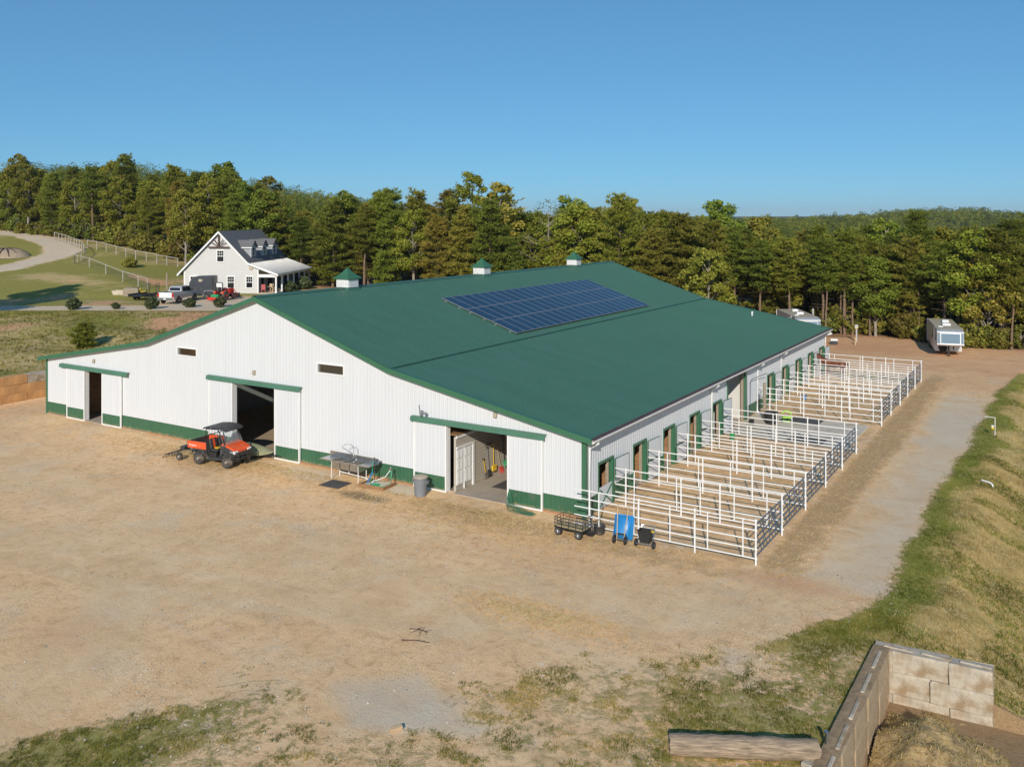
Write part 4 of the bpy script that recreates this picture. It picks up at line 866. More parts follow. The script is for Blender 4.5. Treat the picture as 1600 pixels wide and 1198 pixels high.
# netting by the right door
t = thing('hay_net', 'dark green netting hung from the door edge and trailing on the ground', 'netting', (-3.62, -.2, 0))
o = MB()
for k in range(9):
    a = (k - 4) * .05; o.path([(.0 + a * .3, -.02, .62), (.05 + a * .6, -.1, .35), (.2 + a, -.28, .12), (.55 + a * 1.2, -.45 + a, .05 + .04 * (k % 3)), (1.0 + a * .7, -.55 + a * .9, .04 + .03 * (k % 2)), (1.45 + .05 * (k % 4), -.52 + a * .8, .03)], .013, 4)
for k in range(14):
    f_ = k / 13; x = .05 + f_ * 1.3; o.path([(x, -.15 - .35 * f_ - .2, .05 + .1 * (1 - f_)), (x + .05, -.15 - .35 * f_, .12 + .25 * max(0, .4 - f_)), (x + .02, -.1 - .3 * f_ + .12, .05 + .1 * (1 - f_))], .011, 4)
part('net_strands', o, 'trim', t)
# garden cart
t = thing('garden_cart', 'black mesh sided garden cart with white wheel hubs by the barn corner', 'cart', (.42, -1.93, 0), R(-4))
o = MB()
for z in (.33, .46, .58, .7): o.path([(-.65, -.32, z), (.65, -.32, z), (.65, .32, z), (-.65, .32, z), (-.65, -.32, z)], .013, 4)
for x in (-.65, -.33, 0, .33, .65):
    for y in (-.32, .32): o.tube((x, y, .3), (x, y, .7), .013, n=4)
for y in (-.1, .1):
    for x in (-.65, .65): o.tube((x, y, .3), (x, y, .7), .012, n=4)
part('mesh_side', o, 'black', t)
o = MB(); o.bx(-.66, .66, -.33, .33, .28, .31); o.bx(-.6, .6, -.05, .05, .18, .28); o.bx(-.5, -.44, -.3, .3, .14, .2); o.bx(.44, .5, -.3, .3, .14, .2); part('deck', o, 'black', t)
o = MB(); o.bx(-.6, .6, -.28, .28, .31, .36); part('hay_scraps', o, 'straw', t)
o = MB(); o.tube((.55, 0, .2), (.95, 0, .25), .02); o.tube((.95, 0, .25), (.8, 0, .9), .016); o.tube((.8, -.12, .9), (.8, .12, .9), .016); o.bx(.7, .95, -.1, .1, .18, .3); part('tow_handle', o, 'black', t)
for x, y in ((-.47, -.34), (.47, -.34), (-.47, .34), (.47, .34)): wheel(t, (x, y, .165), .165, .09, rim='white', tire='rubber')
# bucket on the fence, wheelbarrow, spreader
t = thing('muck_bucket', 'dark grey bucket hanging on the white pen fence beside the blue wheelbarrow', 'bucket', (1.32, -1.35, .03))
o = MB(); o.lathe([(.14, .0), (.2, .04), (.235, .33), (.25, .35), (.235, .36), (.21, .33), (.17, .06), (0, .05)], 12); part('pail', o, 'darkgrey', t, True)
o = MB(); o.path([(-.22, 0, .34), (-.16, .03, .5), (0, .05, .58), (.16, .03, .5), (.22, 0, .34)], .014, 5); part('bail', o, 'black', t)
wb = thing('wheelbarrow', 'blue poly two wheeled wheelbarrow stood on end with wooden handles up', 'wheelbarrow', (2.42, -1.6, 0), R(6)); wb.scale = (.84, .9, .86)
o = MB(); rg = []
tilt = lambda x, a, b: (x, -.18 + a * .28 + b * .92, .12 + a * .96 - b * .3)           # a up along the tub, b towards the fence
def ringt(b, x0, x1, a0, a1):
    return [tilt(x0 + .06, a0, b), tilt(x1 - .06, a0, b), tilt(x1, a0 + .07, b), tilt(x1, a1 - .07, b), tilt(x1 - .06, a1, b), tilt(x0 + .06, a1, b), tilt(x0, a1 - .07, b), tilt(x0, a0 + .07, b)]
o.loft([ringt(0, -.3, .3, .25, .92), ringt(.05, -.33, .34, .2, .98), ringt(.24, -.44, .46, .08, 1.1), ringt(.26, -.47, .49, .06, 1.12), ringt(.25, -.43, .45, .1, 1.08), ringt(.07, -.3, .31, .23, .95)]); part('tub', o, 'blue', wb, True)
for x in (-.2, .2):
    o = MB(); o.tube(tilt(x * .8, -.1, -.045), tilt(x * 1.35, 1.55, -.05), .022, n=6); part('handle', o, 'woodh', wb, True)
o = MB(); o.tube(tilt(-.3, .02, -.1), tilt(.3, .02, -.1), .018); o.tube(tilt(-.2, .02, -.1), tilt(-.2, .3, 0), .016); o.tube(tilt(.2, .02, -.1), tilt(.2, .3, 0), .016); o.box(tilt(0, .28, -.03), (.5, .04, .06)); part('axle_frame', o, 'black', wb)
for x in (-.27, .27): wheel(wb, (x, -.28, .19), .19, .09, axis='X', tire='rubber', rim='canpl')
sp = thing('broadcast_spreader', 'black bin two wheeled spreader cart standing against the white pen fence', 'spreader', (3.42, -1.58, 0), R(2))
o = MB(); rg = lambda h, z, y0=0: [(-h, -h * .75 + y0, z), (h, -h * .75 + y0, z), (h, h * .75 + y0, z), (-h, h * .75 + y0, z)]
o.loft([rg(.2, .2), rg(.27, .62), rg(.29, .64), rg(.27, .645), rg(.25, .6), rg(.18, .24)]); part('hopper', o, 'rubber', sp, bevel=.01)
o = MB(); o.path([(-.3, -.22, .16), (-.3, .05, .3), (-.26, .3, .72), (.26, .3, .72), (.3, .05, .3), (.3, -.22, .16), (-.3, -.22, .16)], .016, 6); o.tube((.25, .1, .7), (.33, -.1, .5), .015); part('frame', o, 'chrome', sp, True)
o = MB(); o.box((.28, .0, .62), (.1, .1, .06)); part('control_grip', o, 'yellow', sp)
for x in (-.36, .36): wheel(sp, (x, -.1, .14), .14, .08, axis='X', tire='rubber', rim='canpl')
# tools hung in the doorway (on the tack room wall)
def tool(name, label, y, z0, z1, handle, head, hm, lean=0.0, grip=None):
    t = thing(name, label, 'tool', (-6.73, y, 0)); a = Vector((0, 0, z1)); b = Vector((.04, lean, z0 + .25))
    o = MB(); o.tube(a, b, .017, n=6); part('handle', o, handle, t, True)
    if grip: o = MB(); o.box((0, 0, z1 + .04), (.03, .12, .03)); o.box((0, -.05, z1), (.03, .02, .1)); o.box((0, .05, z1), (.03, .02, .1)); part('grip', o, grip, t)
    o = MB()
    if head == 'shovel': o.loft([[(.03, lean - .04, z0 + .32), (.03, lean + .04, z0 + .32), (.05, lean + .04, z0 + .32), (.05, lean - .04, z0 + .32)], [(.03, lean - .13, z0 + .28), (.03, lean + .13, z0 + .28), (.08, lean + .13, z0 + .28), (.08, lean - .13, z0 + .28)], [(.06, lean - .14, z0), (.06, lean + .14, z0), (.1, lean + .14, z0), (.1, lean - .14, z0)]])
    elif head == 'broom': o.box((.06, lean, z0 + .22), (.1, .34, .07)); o.box((.06, lean, z0 + .09), (.08, .32, .2))
    else:
        o.box((.05, lean, z0 + .27), (.03, .34, .03)); [o.path([(.05, lean - .16 + k * .04, z0 + .27), (.08, lean - .16 + k * .04, z0 + .12), (.14, lean - .16 + k * .04, z0)], .009, 4) for k in range(9)]
    part('blade' if head == 'shovel' else 'head', o, hm, t); return t
tool('scoop_shovel', 'steel scoop shovel with yellow handle, shortest tool in the right barn doorway', 2.42, .04, 1.0, 'yellow', 'shovel', 'steel', .14, 'black')
tool('snow_shovel', 'black bladed shovel with grey handle beside the short yellow handled shovel', 2.75, .12, 1.5, 'canpl', 'shovel', 'darkgrey', .1, 'black')
tool('push_broom', 'yellow broom with yellow handle hung on the doorway wall', 3.27, .3, 1.6, 'yellow', 'broom', 'yellow')
tool('stall_fork', 'red tined stall fork with wooden handle in the right barn doorway', 3.6, .04, 1.45, 'woodh', 'fork', 'red', .3)
tool('stall_fork', 'green tined stall fork with black handle in the right barn doorway', 4.15, .3, 1.75, 'black', 'fork', 'green', .1)
tool('shovel', 'dark shovel hung deepest inside the right barn doorway', 4.6, .05, 1.6, 'woodh', 'shovel', 'darkgrey', .1)
o = MB(); o.tube((-6.77, 2.6, 1.62), (-6.77, 3.3, 1.66), .02, n=4); o.tube((-6.77, 4.0, 1.78), (-6.77, 4.7, 1.8), .02, n=4); part('tool_hanger', o, 'black', tack)
o = MB(); o.bx(-5.75, -4.4, 1.63, 3.1, .037, .05); solo('aisle_mat', o, 'mat', 'dark mat on the concrete floor inside the right barn door', 'mat')
# ------------------------------------------------------------------ house on the hill
HZ = 2.6; HR = R(27.7)                                     # ridge runs 27.7 degrees left of the barn's axis
hc = at_depth(343, 119)
house = thing('farmhouse', 'pale grey farmhouse with charcoal gable roof, dormers and metal roofed porch', 'house', (hc[0], hc[1], HZ), HR)
HL = 15.0; AP = 8.1; LE = (-5.55, 2.45); RB = (3.95, 4.0); PE = (7.95, 2.52); WL, WR, PR = -4.75, 5.2, 7.6
def hz(x):
    return float(np.interp(x, [LE[0], 0, RB[0], PE[0]], [LE[1], AP, RB[1], PE[1]]))
def H(n_, o, m_, p=house, **k): return part(n_, o, m_, p, **k)
o = MB(); pol = [(WL, 0), (WR, 0), (WR, hz(WR) - .15), (RB[0], RB[1] - .15), (0, AP - .15), (WL, hz(WL) - .15)]
o.prism(pol, .0, HL, 'xz'); walls = H('wall', o, 'hsid')
for k in range(34):                                        # lap boards of the gable
    z = .1 + k * .235
    if z > AP - .6: break
    xa = max(WL, -(AP - .25 - z - .22) / ((AP - LE[1]) / -LE[0]))
    xr_ = WR if z + .22 < hz(WR) - .2 else (min(WR, (AP - .3 - z - .22) / ((AP - RB[1]) / RB[0])) if z + .22 > RB[1] - .2 else min(WR, RB[0] + (RB[1] - .3 - z - .22) / ((RB[1] - PE[1]) / (PE[0] - RB[0]))))
    if xr_ - xa < .4: break
    o = MB(); o.add([(xa, -.035, z), (xr_, -.035, z), (xr_, -.01, z + .235), (xa, -.01, z + .235), (xa, 0, z), (xr_, 0, z)], [(0, 1, 2, 3), (0, 4, 5, 1)]); part('lap_board', o, 'hsid', walls)
def slab(x0, z0, x1, z1, y0, y1, th, m_, n_, p=house):
    o = MB(); L = math.hypot(x1 - x0, z1 - z0); nx, nz = -(z1 - z0) / L * th, (x1 - x0) / L * th
    o.prism([(x0, z0), (x1, z1), (x1 + nx, z1 + nz), (x0 + nx, z0 + nz)], y0, y1, 'xz'); return part(n_, o, m_, p)
rf = slab(LE[0], LE[1], .0, AP, -.45, HL + .4, .12, 'shingle', 'roof'); slab(0, AP + .01, RB[0] + .1, RB[1] - .1, -.45, HL + .4, .12, 'shingle', 'roof')
slab(RB[0] - .05, RB[1] - .06, PE[0], PE[1], -.45, HL + .4, .07, 'hmetal', 'porch_roof')
pr0 = house.children[-1]
for k in range(26):
    y = -.4 + k * .61; o = MB(); L = math.hypot(PE[0] - RB[0], RB[1] - PE[1]); o.add([(RB[0], y - .02, RB[1] + .02), (RB[0], y + .02, RB[1] + .02), (PE[0], y + .02, PE[1] + .085), (PE[0], y - .02, PE[1] + .085), (RB[0], y, RB[1] + .07), (PE[0], y, PE[1] + .12)], [(0, 4, 5, 3), (4, 1, 2, 5)]); part('standing_seam', o, 'hmetal', pr0)
o = MB()
for (x0, z0), (x1, z1) in ((LE, (0, AP)), ((0, AP), RB), (RB, PE)): o.add([(x0, -.47, z0 - .2), (x1, -.47, z1 - .2), (x1, -.47, z1 + .08), (x0, -.47, z0 + .08), (x0, -.40, z0 - .2), (x1, -.40, z1 - .2), (x1, -.40, z1 + .08), (x0, -.40, z0 + .08)], [(0, 1, 2, 3), (7, 6, 5, 4), (0, 4, 5, 1), (3, 2, 6, 7), (0, 3, 7, 4), (1, 5, 6, 2)])
o.bx(PE[0] - .03, PE[0] + .05, -.45, HL + .4, PE[1] - .14, PE[1] + .03); o.bx(LE[0] - .04, LE[0] + .05, -.45, HL + .4, LE[1] - .14, LE[1] + .03); H('white_fascia', o, 'white')
o = MB(); o.bx(WL - .06, WL + .12, -.06, .1, 0, hz(WL) - .25); H('corner_board', o, 'white'); o = MB(); o.bx(WR - .1, WR + .06, -.06, .1, 0, hz(WR) - .3); H('corner_board', o, 'white')
o = MB(); zb = AP - 2.0; o.bx(-1.42, 1.42, -.4, -.26, zb - .1, zb + .06); o.bx(-.07, .07, -.38, -.28, zb, AP - .35)
for s_ in (-1, 1): o.tube((0, -.33, zb + .1), (s_ * .62, -.33, zb + 1.0), .06, n=4); o.tube((s_ * .05, -.33, zb + .05), (s_ * 1.0, -.33, zb + .62), .055, n=4)
H('gable_truss', o, 'brown')
def window(x, z, wd, ht, y=-.05, p=house):
    o = MB()
    for a in ((x - wd / 2 - .13, x + wd / 2 + .13, z - .13, z), (x - wd / 2 - .13, x + wd / 2 + .13, z + ht, z + ht + .16), (x - wd / 2 - .13, x - wd / 2, z, z + ht), (x + wd / 2, x + wd / 2 + .13, z, z + ht)): o.bx(a[0], a[1], y - .05, y + .05, a[2], a[3])
    f_ = part('window', o, 'white', p); o = MB(); o.bx(x - wd / 2, x + wd / 2, y - .0, y + .03, z, z + ht); part('pane', o, 'glass', f_)
    o = MB(); o.bx(x - wd / 2, x + wd / 2, y - .035, y - .005, z + ht * .47, z + ht * .53); [o.bx(x - wd / 2 + wd * k / 3 - .014, x - wd / 2 + wd * k / 3 + .014, y - .02, y - .004, z + ht * .53, z + ht) for k in (1, 2)]; o.bx(x - wd / 2, x + wd / 2, y - .02, y - .004, z + ht * .75, z + ht * .78); part('sash', o, 'white', f_)
window(.15, 4.2, .85, 1.4); window(-3.45, .75, .85, 1.45); window(1.55, .75, .85, 1.45); window(4.05, .8, .8, 1.4)
o = MB(); o.lathe([(.02, 0), (.24, .06), (.3, .12), (.28, .12), (.02, .03)], 14, (4.25, -.18, 3.35), 'Y'); o.tube((4.25, 0, 3.2), (4.25, -.14, 3.33), .03); H('satellite_dish', o, 'pad', smooth=True)
# porch
o = MB(); o.bx(WR, PR + .1, -.1, HL, -.1, .12); H('porch_floor', o, 'conc')
o = MB(); o.bx(WR + .02, PR + .08, -.05, .1, hz(PR) - .5, hz(PR) - .12); o.bx(PR - .08, PR + .1, .1, HL, hz(PR) - .42, hz(PR) - .12); H('porch_beam', o, 'white')
for y in (0, 2.4, 4.9, 7.4, 9.9, 12.4, 14.8): o = MB(); o.bx(PR - .1, PR + .1, y - .1, y + .1, .12, hz(PR) - .42); o.bx(PR - .14, PR + .14, y - .14, y + .14, .12, .3); H('porch_column', o, 'white')
o = MB(); o.bx(WR, WR + .02, .3, HL, .12, 2.3); H('porch_wall', o, 'hshade')
for y0, y1 in ((1.0, 1.95), (3.6, 5.4), (7.5, 8.5), (10.5, 12.2)): o = MB(); o.bx(WR + .02, WR + .06, y0, y1, .3, 2.15); H('porch_window', o, 'glass')
# dormers
def dormer(yc, side):
    o = MB(); wd = .95; xf = side * (3.45 if side > 0 else 3.6); zb = AP - abs(xf) * (AP - RB[1]) / RB[0] if side > 0 else AP - abs(xf) * (AP - LE[1]) / -LE[0]
    zt = zb + 1.55; o.prism([(yc - wd, zb - .3), (yc + wd, zb - .3), (yc + wd, zt), (yc, zt + .75), (yc - wd, zt)], xf, side * .6, 'yz'); d_ = H('dormer', o, 'hshade' if side > 0 else 'hsid')  # porch side dormers take the siding with shade in its colour
    for s_ in (-1, 1):
        o = MB(); a = (xf + side * .25); e = wd + .22; dz = e * .75 / wd
        o.add([(a, yc, zt + .78), (a, yc + s_ * e, zt + .78 - dz), (side * .5, yc + s_ * e, zt + .78 - dz), (side * .5, yc, zt + .78), (a, yc, zt + .88), (a, yc + s_ * e, zt + .88 - dz), (side * .5, yc + s_ * e, zt + .88 - dz), (side * .5, yc, zt + .88)], [(0, 1, 2, 3), (7, 6, 5, 4), (0, 4, 5, 1), (1, 5, 6, 2), (3, 2, 6, 7), (0, 3, 7, 4)]); part('dormer_roof', o, 'shingle', d_)
        o = MB(); o.box((xf + side * .22 - side * .9, yc + s_ * (wd + .2), zt - .13), (1.8, .06, .14)); part('dormer_fascia', o, 'white', d_)
    o = MB(); x0, x1 = xf + side * .01, xf + side * .06
    for a in ((-.42, .42, zb + .3, zb + .4), (-.42, .42, zb + 1.4, zb + 1.5), (-.42, -.32, zb + .4, zb + 1.4), (.32, .42, zb + .4, zb + 1.4), (-.32, .32, zb + .88, zb + .93)): o.bx(x0, x1, yc + a[0], yc + a[1], a[2], a[3])
    o.bx(x0, x1, yc - wd - .02, yc - wd + .1, zb - .2, zt); o.bx(x0, x1, yc + wd - .1, yc + wd + .02, zb - .2, zt); part('dormer_trim', o, 'white', d_)
    o = MB(); o.bx(xf + side * .005, xf + side * .03, yc - .32, yc + .32, zb + .4, zb + 1.4); part('pane', o, 'glass', d_)
for y in (3.0, 7.2, 11.4): dormer(y, 1)
dormer(8.5, -1)
def on_house(x, y, z=0.0):
    return (hc[0] + x * math.cos(HR) - y * math.sin(HR), hc[1] + x * math.sin(HR) + y * math.cos(HR), HZ + z)
# porch furniture
t = thing('patio_table', 'round wooden patio table with pale top on the farmhouse porch', 'table', on_house(6.5, 1.1, .12), HR)
o = MB(); o.lathe([(.5, .7), (.52, .72), (.5, .74), (.02, .74)], 14); part('table_top', o, 'tanpl', t); o = MB(); o.tube((0, 0, .05), (0, 0, .7), .05); o.box((0, 0, .03), (.6, .08, .05)); o.box((0, 0, .03), (.08, .6, .05)); part('pedestal', o, 'woodh', t)
def chair(name, label, m_, loc, rz):
    t = thing(name, label, 'chair', loc, rz)
    o = MB(); o.box((0, 0, .4), (.5, .5, .05)); part('seat', o, m_, t); o = MB(); o.box((0, .24, .75), (.5, .05, .7), m=Matrix.Rotation(R(-14), 3, 'X')); part('backrest', o, m_, t)
    for x in (-.22, .22):
        for y in (-.2, .2): o = MB(); o.box((x, y, .19), (.05, .05, .38)); part('leg', o, m_, t)
        o = MB(); o.box((x * 1.2, 0, .6), (.07, .5, .04)); part('armrest', o, m_, t)
chair('patio_chair', 'faded red porch chair at the farmhouse corner', 'pinkred', on_house(5.75, .35, .12), HR + R(200))
chair('patio_chair', 'tan wooden porch chair behind the round patio table', 'woodh', on_house(6.3, 1.9, .12), HR + R(10)); chair('patio_chair', 'tan wooden porch chair turned towards the driveway', 'woodh', on_house(7.1, .8, .12), HR + R(100))
# ------------------------------------------------------------------ vehicles by the house
def bodyring(x, pts, w_): return [(x, y * w_, z) for y, z in pts]
tk = thing('pickup_truck', 'silver pickup truck with white tailgate parked beside the dark horse trailer', 'pickup truck', (*G(258, 475.5, HZ)[:2], HZ), YAW + R(90 - 9))
def T(n_, o, m_, **k): return part(n_, o, m_, tk, **k)
# x forward, rear bumper at x=0
o = MB(); sec = [(-.97, .55), (-1.0, .8), (-.98, 1.05), (-.93, 1.28), (.93, 1.28), (.98, 1.05), (1.0, .8), (.97, .55)]
hood = [(-.95, .55), (-.99, .8), (-.97, 1.0), (-.86, 1.2), (.86, 1.2), (.97, 1.0), (.99, .8), (.95, .55)]; nose = [(-.9, .55), (-.93, .8), (-.92, .98), (-.8, 1.12), (.8, 1.12), (.92, .98), (.93, .8), (.9, .55)]
o.loft([[(x, y, z) for y, z in s_] for x, s_ in ((.12, sec), (4.3, sec), (4.45, hood), (5.55, hood), (5.8, nose))]); T('body', o, 'silver', smooth=True)
o = MB(); o.bx(.12, 2.05, -.8, .8, 1.26, 1.29); T('bed_floor', o, 'black')
o = MB(); o.bx(.1, 2.1, -.98, -.82, 1.2, 1.36); o.bx(.1, 2.1, .82, .98, 1.2, 1.36); o.bx(2.02, 2.12, -.98, .98, 1.2, 1.37); T('bed_rail', o, 'silver', bevel=.02)
o = MB(); o.bx(.04, .12, -.78, .78, .74, 1.35); T('tailgate', o, 'wpaint', bevel=.02)
o = MB(); o.bx(-.12, .1, -.96, .96, .5, .7); T('rear_bumper', o, 'chrome', bevel=.02)
o = MB(); o.bx(-.125, -.12, -.16, .16, .53, .67); T('licence_plate', o, 'white')
for s_ in (-1, 1): o = MB(); o.bx(.06, .14, s_ * .8, s_ * .98, .8, 1.28); T('tail_light', o, 'redlens', bevel=.01)
cabp = [(2.1, 1.2), (2.25, 1.78), (2.6, 1.93), (3.7, 1.93), (4.0, 1.84), (4.72, 1.2)]
o = MB(); o.loft([[(x, -.9 if z < 1.5 else -.76, z) for x, z in cabp], [(x, .9 if z < 1.5 else .76, z) for x, z in cabp]]); T('cab', o, 'silver', smooth=False, bevel=.03)
o = MB(); o.quad((2.145, -.7, 1.4), (2.145, .7, 1.4), (2.235, .64, 1.76), (2.235, -.64, 1.76)); rw = T('rear_window', o, 'glass')
o = MB()
for a, b in (((2.13, -.74, 1.37), (2.13, .74, 1.37)), ((2.13, .74, 1.37), (2.23, .66, 1.79)), ((2.23, .66, 1.79), (2.23, -.66, 1.79)), ((2.23, -.66, 1.79), (2.13, -.74, 1.37))): o.tube(a, b, .035, n=4)
part('window_surround', o, 'wpaint', rw)
for s_ in (-1, 1):
    for a, b in ((2.4, 3.05), (3.13, 4.1)): o = MB(); zt = 1.84; o.add([(a, s_ * .905, 1.32), (b + .22 if b > 4 else b, s_ * .905, 1.32), (b - .1 if b > 4 else b, s_ * .79, zt - .02), (a + .06, s_ * .79, zt - .02)], [(0, 1, 2, 3)]); T('side_window', o, 'glass')
    o = MB(); o.box((4.15, s_ * 1.1, 1.42), (.12, .2, .24)); T('mirror', o, 'black', bevel=.02)
    for x in (3.1, 4.2): o = MB(); o.bx(x - .28, x - .12, s_ * 1.0, s_ * 1.025, 1.08, 1.12); T('door_handle', o, 'chrome')
o = MB(); o.quad((4.74, -.8, 1.23), (4.74, .8, 1.23), (4.08, .7, 1.82), (4.08, -.7, 1.82)); T('windshield', o, 'glass')
for x in (1.25, 5.0):
    for s_ in (-1, 1): wheel(tk, (x, s_ * .9, .4), .4, .26, rim='chrome', tire='rubber'); o = MB(); o.lathe([(.46, -.02), (.5, 0), (.46, .02)], 16, (x, s_ * .985, .44), 'Y'); T('wheel_arch', o, 'black')
# horse trailer, side on, nose to the left
ht = thing('horse_trailer', 'rounded charcoal horse trailer parked in front of the farmhouse gable', 'horse trailer', (*G(318, 466, HZ)[:2], HZ + .02), YAW)
def htp(n_, o, m_, **k): return part(n_, o, m_, ht, **k)
sl = [(-1.15, .5), (-1.4, .95), (-1.5, 1.5), (-1.42, 2.05), (-1.15, 2.5), (-.65, 2.74), (1.35, 2.8), (1.45, 2.72), (1.45, .5)]
o = MB(); o.loft([[(x * .985, -.98, .5 + (z - .5) * .97) for x, z in sl], [(x, -.85, z) for x, z in sl], [(x, .85, z) for x, z in sl], [(x * .985, .98, .5 + (z - .5) * .97) for x, z in sl]]); htp('shell', o, 'dtrail', smooth=True)
o = MB(); o.bx(-1.6, 1.6, -.99, .99, .4, .52); o.path([(-1.55, -.6, .45), (-2.6, 0, .45), (-1.55, .6, .45)], .05); htp('chassis', o, 'canpl')
o = MB(); o.bx(-.28, .18, -1.02, -.97, 2.1, 2.4); htp('side_vent', o, 'tanpl')
o = MB(); o.prism([(.35, .75), (.5, 1.05), (1.55, 1.05), (1.7, .75), (1.6, .75), (1.45, .95), (.6, .95), (.45, .75)], -1.12, -.96); o.prism([(.35, .75), (.5, 1.05), (1.55, 1.05), (1.7, .75), (1.6, .75), (1.45, .95), (.6, .95), (.45, .75)], .96, 1.12); htp('fender', o, 'canpl')
for x in (.72, 1.34):
    for s_ in (-1, 1): wheel(ht, (x, s_ * 1.0, .33), .33, .2, tire='rubber')
for x, z in ((-.9, 1.35), (-.55, .8), (.1, 1.0)): o = MB(); o.bx(x, x + .07, -1.01, -.97, z, z + .07); htp('latch', o, 'chrome')
# tractor from behind
tr = thing('compact_tractor', 'compact red and black tractor with roll bar, front loader and red rear blade', 'tractor', (*G(346, 468.5, HZ)[:2], HZ), YAW + R(90 - 20))
def tp_(n_, o, m_, **k): return part(n_, o, m_, tr, **k)
o = MB(); o.prism([(.5, .6), (2.0, .6), (2.05, 1.0), (1.9, 1.25), (.7, 1.35), (.5, 1.2)], -.32, .32); tp_('hood', o, 'red', bevel=.04)
o = MB(); o.bx(-.5, 1.9, -.22, .22, .4, .75); o.bx(1.5, 1.6, -.55, .55, .3, .4); tp_('chassis', o, 'black')
for s_ in (-1, 1):
    o = MB(); o.prism([(-.62, .75), (-.55, 1.08), (.3, 1.08), (.5, .7)], s_ * .42, s_ * .72); tp_('rear_fender', o, 'red', bevel=.03); wheel(tr, (-.1, s_ * .68, .56), .56, .34, rim='red'); wheel(tr, (1.55, s_ * .58, .34), .34, .22, rim='red')
    o = MB(); o.bx(-.62, -.54, s_ * .5, s_ * .66, .95, 1.05); tp_('tail_lamp', o, 'amber')
    o = MB(); o.path([(.7, s_ * .5, .8), (.8, s_ * .5, 1.35), (1.6, s_ * .5, 1.3), (2.5, s_ * .5, .45)], .06, 4); tp_('loader_arm', o, 'red')
o = MB(); o.path([(-.4, -.5, .9), (-.42, -.5, 2.0), (-.42, -.42, 2.12), (-.42, .42, 2.12), (-.42, .5, 2.0), (-.4, .5, .9)], .06, 6); tp_('roll_bar', o, 'black', smooth=True)
o = MB(); o.bx(-.44, -.4, -.4, .4, 1.6, 2.06); tp_('sign_plate', o, 'white')
o = MB(); o.box((-.1, 0, 1.0), (.45, .5, .12)); o.box((-.32, 0, 1.3), (.12, .48, .5)); tp_('seat', o, 'black', bevel=.03)
o = MB(); o.prism([(2.4, .15), (3.0, .2), (2.95, .3), (2.55, .35), (2.5, .7), (2.4, .7)], -.8, .8); tp_('loader_bucket', o, 'black')
o = MB(); o.prism([(-1.5, .08), (-1.35, .05), (-1.4, .4), (-1.52, .42)], -.9, .9); tp_('rear_blade', o, 'red'); o = MB(); o.bx(-1.4, -.6, -.3, -.2, .45, .6); o.bx(-1.4, -.6, .2, .3, .45, .6); o.bx(-1.3, -1.15, -.5, .5, .4, .75); tp_('blade_mount', o, 'green')
# flat utility trailer, tubs and boxes
p0 = hit(226, 468); ut = thing('utility_trailer', 'flat black utility trailer with upright ladder ramp gates beside the pickup', 'trailer', tuple(p0), YAW + R(78))
o = MB(); o.bx(-1.9, 1.9, -.95, .95, .5, .62); o.bx(-1.9, 1.9, -.97, -.93, .62, .8); o.bx(-1.9, 1.9, .93, .97, .62, .8); o.path([(1.9, -.6, .5), (2.9, 0, .5), (1.9, .6, .5)], .05); part('deck', o, 'black', ut)
for y in (-.85, .45):
    o = MB(); o.tube((1.7, y, .6), (1.75, y, 1.9), .03); o.tube((1.7, y + .45, .6), (1.75, y + .45, 1.9), .03); [o.tube((1.72, y, .8 + k * .2), (1.72, y + .45, .8 + k * .2), .025) for k in range(6)]; part('ramp_gate', o, 'black', ut)
for x in (-.4, .35):
    for s_ in (-1, 1): wheel(ut, (x, s_ * 1.05, .33), .33, .2, tire='rubber')
pt = hit(187, 461); o = MB(); rg = lambda a, b, z: [(-a, -b, z), (a, -b, z), (a, b, z), (-a, b, z)]
o.loft([rg(.75, .32, 0), rg(.85, .42, .5), rg(.9, .47, .52), rg(.87, .44, .55), rg(.8, .38, .5), rg(.7, .28, .1)]); solo('stock_tank', o, 'pad', 'white bathtub shaped stock tank on the lawn beside the grey crate', 'tank', tuple(pt), YAW - R(12))
pt = hit(205, 463); o = MB(); o.loft([rg(.85, .6, 0), rg(.9, .65, .9), rg(.7, .5, 1.05)]); solo('wood_crate', o, 'post', 'large grey brown crate with a slumped cover on the lawn', 'crate', tuple(pt), YAW + R(15), bevel=.02)
pt = hit(222, 464); mw = thing('yellow_mower', 'small yellow mower parked between the grey crate and flat trailer', 'mower', tuple(pt), YAW + R(20))
o = MB(); o.box((0, 0, .55), (1.0, .6, .3)); o.box((-.3, 0, .85), (.3, .45, .35)); part('body', o, 'yellow', mw, bevel=.04); o = MB(); o.path([(-.6, -.2, .3), (-1.0, -.2, 1.3), (-1.0, .2, 1.3), (-.6, .2, .3)], .03); part('handle', o, 'black', mw)
for x in (-.35, .35):
    for s_ in (-1, 1): wheel(mw, (x, s_ * .36, .22), .22, .14, tire='rubber')
# ------------------------------------------------------------------ hillside fences
def post_fence(pix, label, ht_, gapmesh=True):
    P = [hit(u, v) for u, v in pix]; t = thing('paddock_fence', label, 'fence', tuple(P[0]), 0)
    b = P[0]
    for i, p in enumerate(P):
        o = MB(); q = p - b; o.tube((q.x, q.y, q.z - .2), (q.x, q.y, q.z + ht_), .075, n=6); part('post', o, 'grey_wood', t)
        if i + 1 < len(P):
            e = P[i + 1] - b; mid_n = max(1, int((e - q).length / 2.2))
            o = MB(); o.tube((q.x, q.y, q.z + ht_ - .08), (e.x, e.y, e.z + ht_ - .08), .06, n=4); part('top_rail', o, 'grey_wood', t)
            o = MB()
            for z in (.15, .35, .55, .75, .95, 1.12): o.tube((q.x, q.y, q.z + z), (e.x, e.y, e.z + z), .008, n=3)
            part('wire', o, 'gate', t)
post_fence(((115.5, 412.6), (139.6, 417.7), (165.4, 429), (192, 440), (216, 448), (230, 452)), 'grey wood rail and wire fence running down towards the pickup', 1.45)
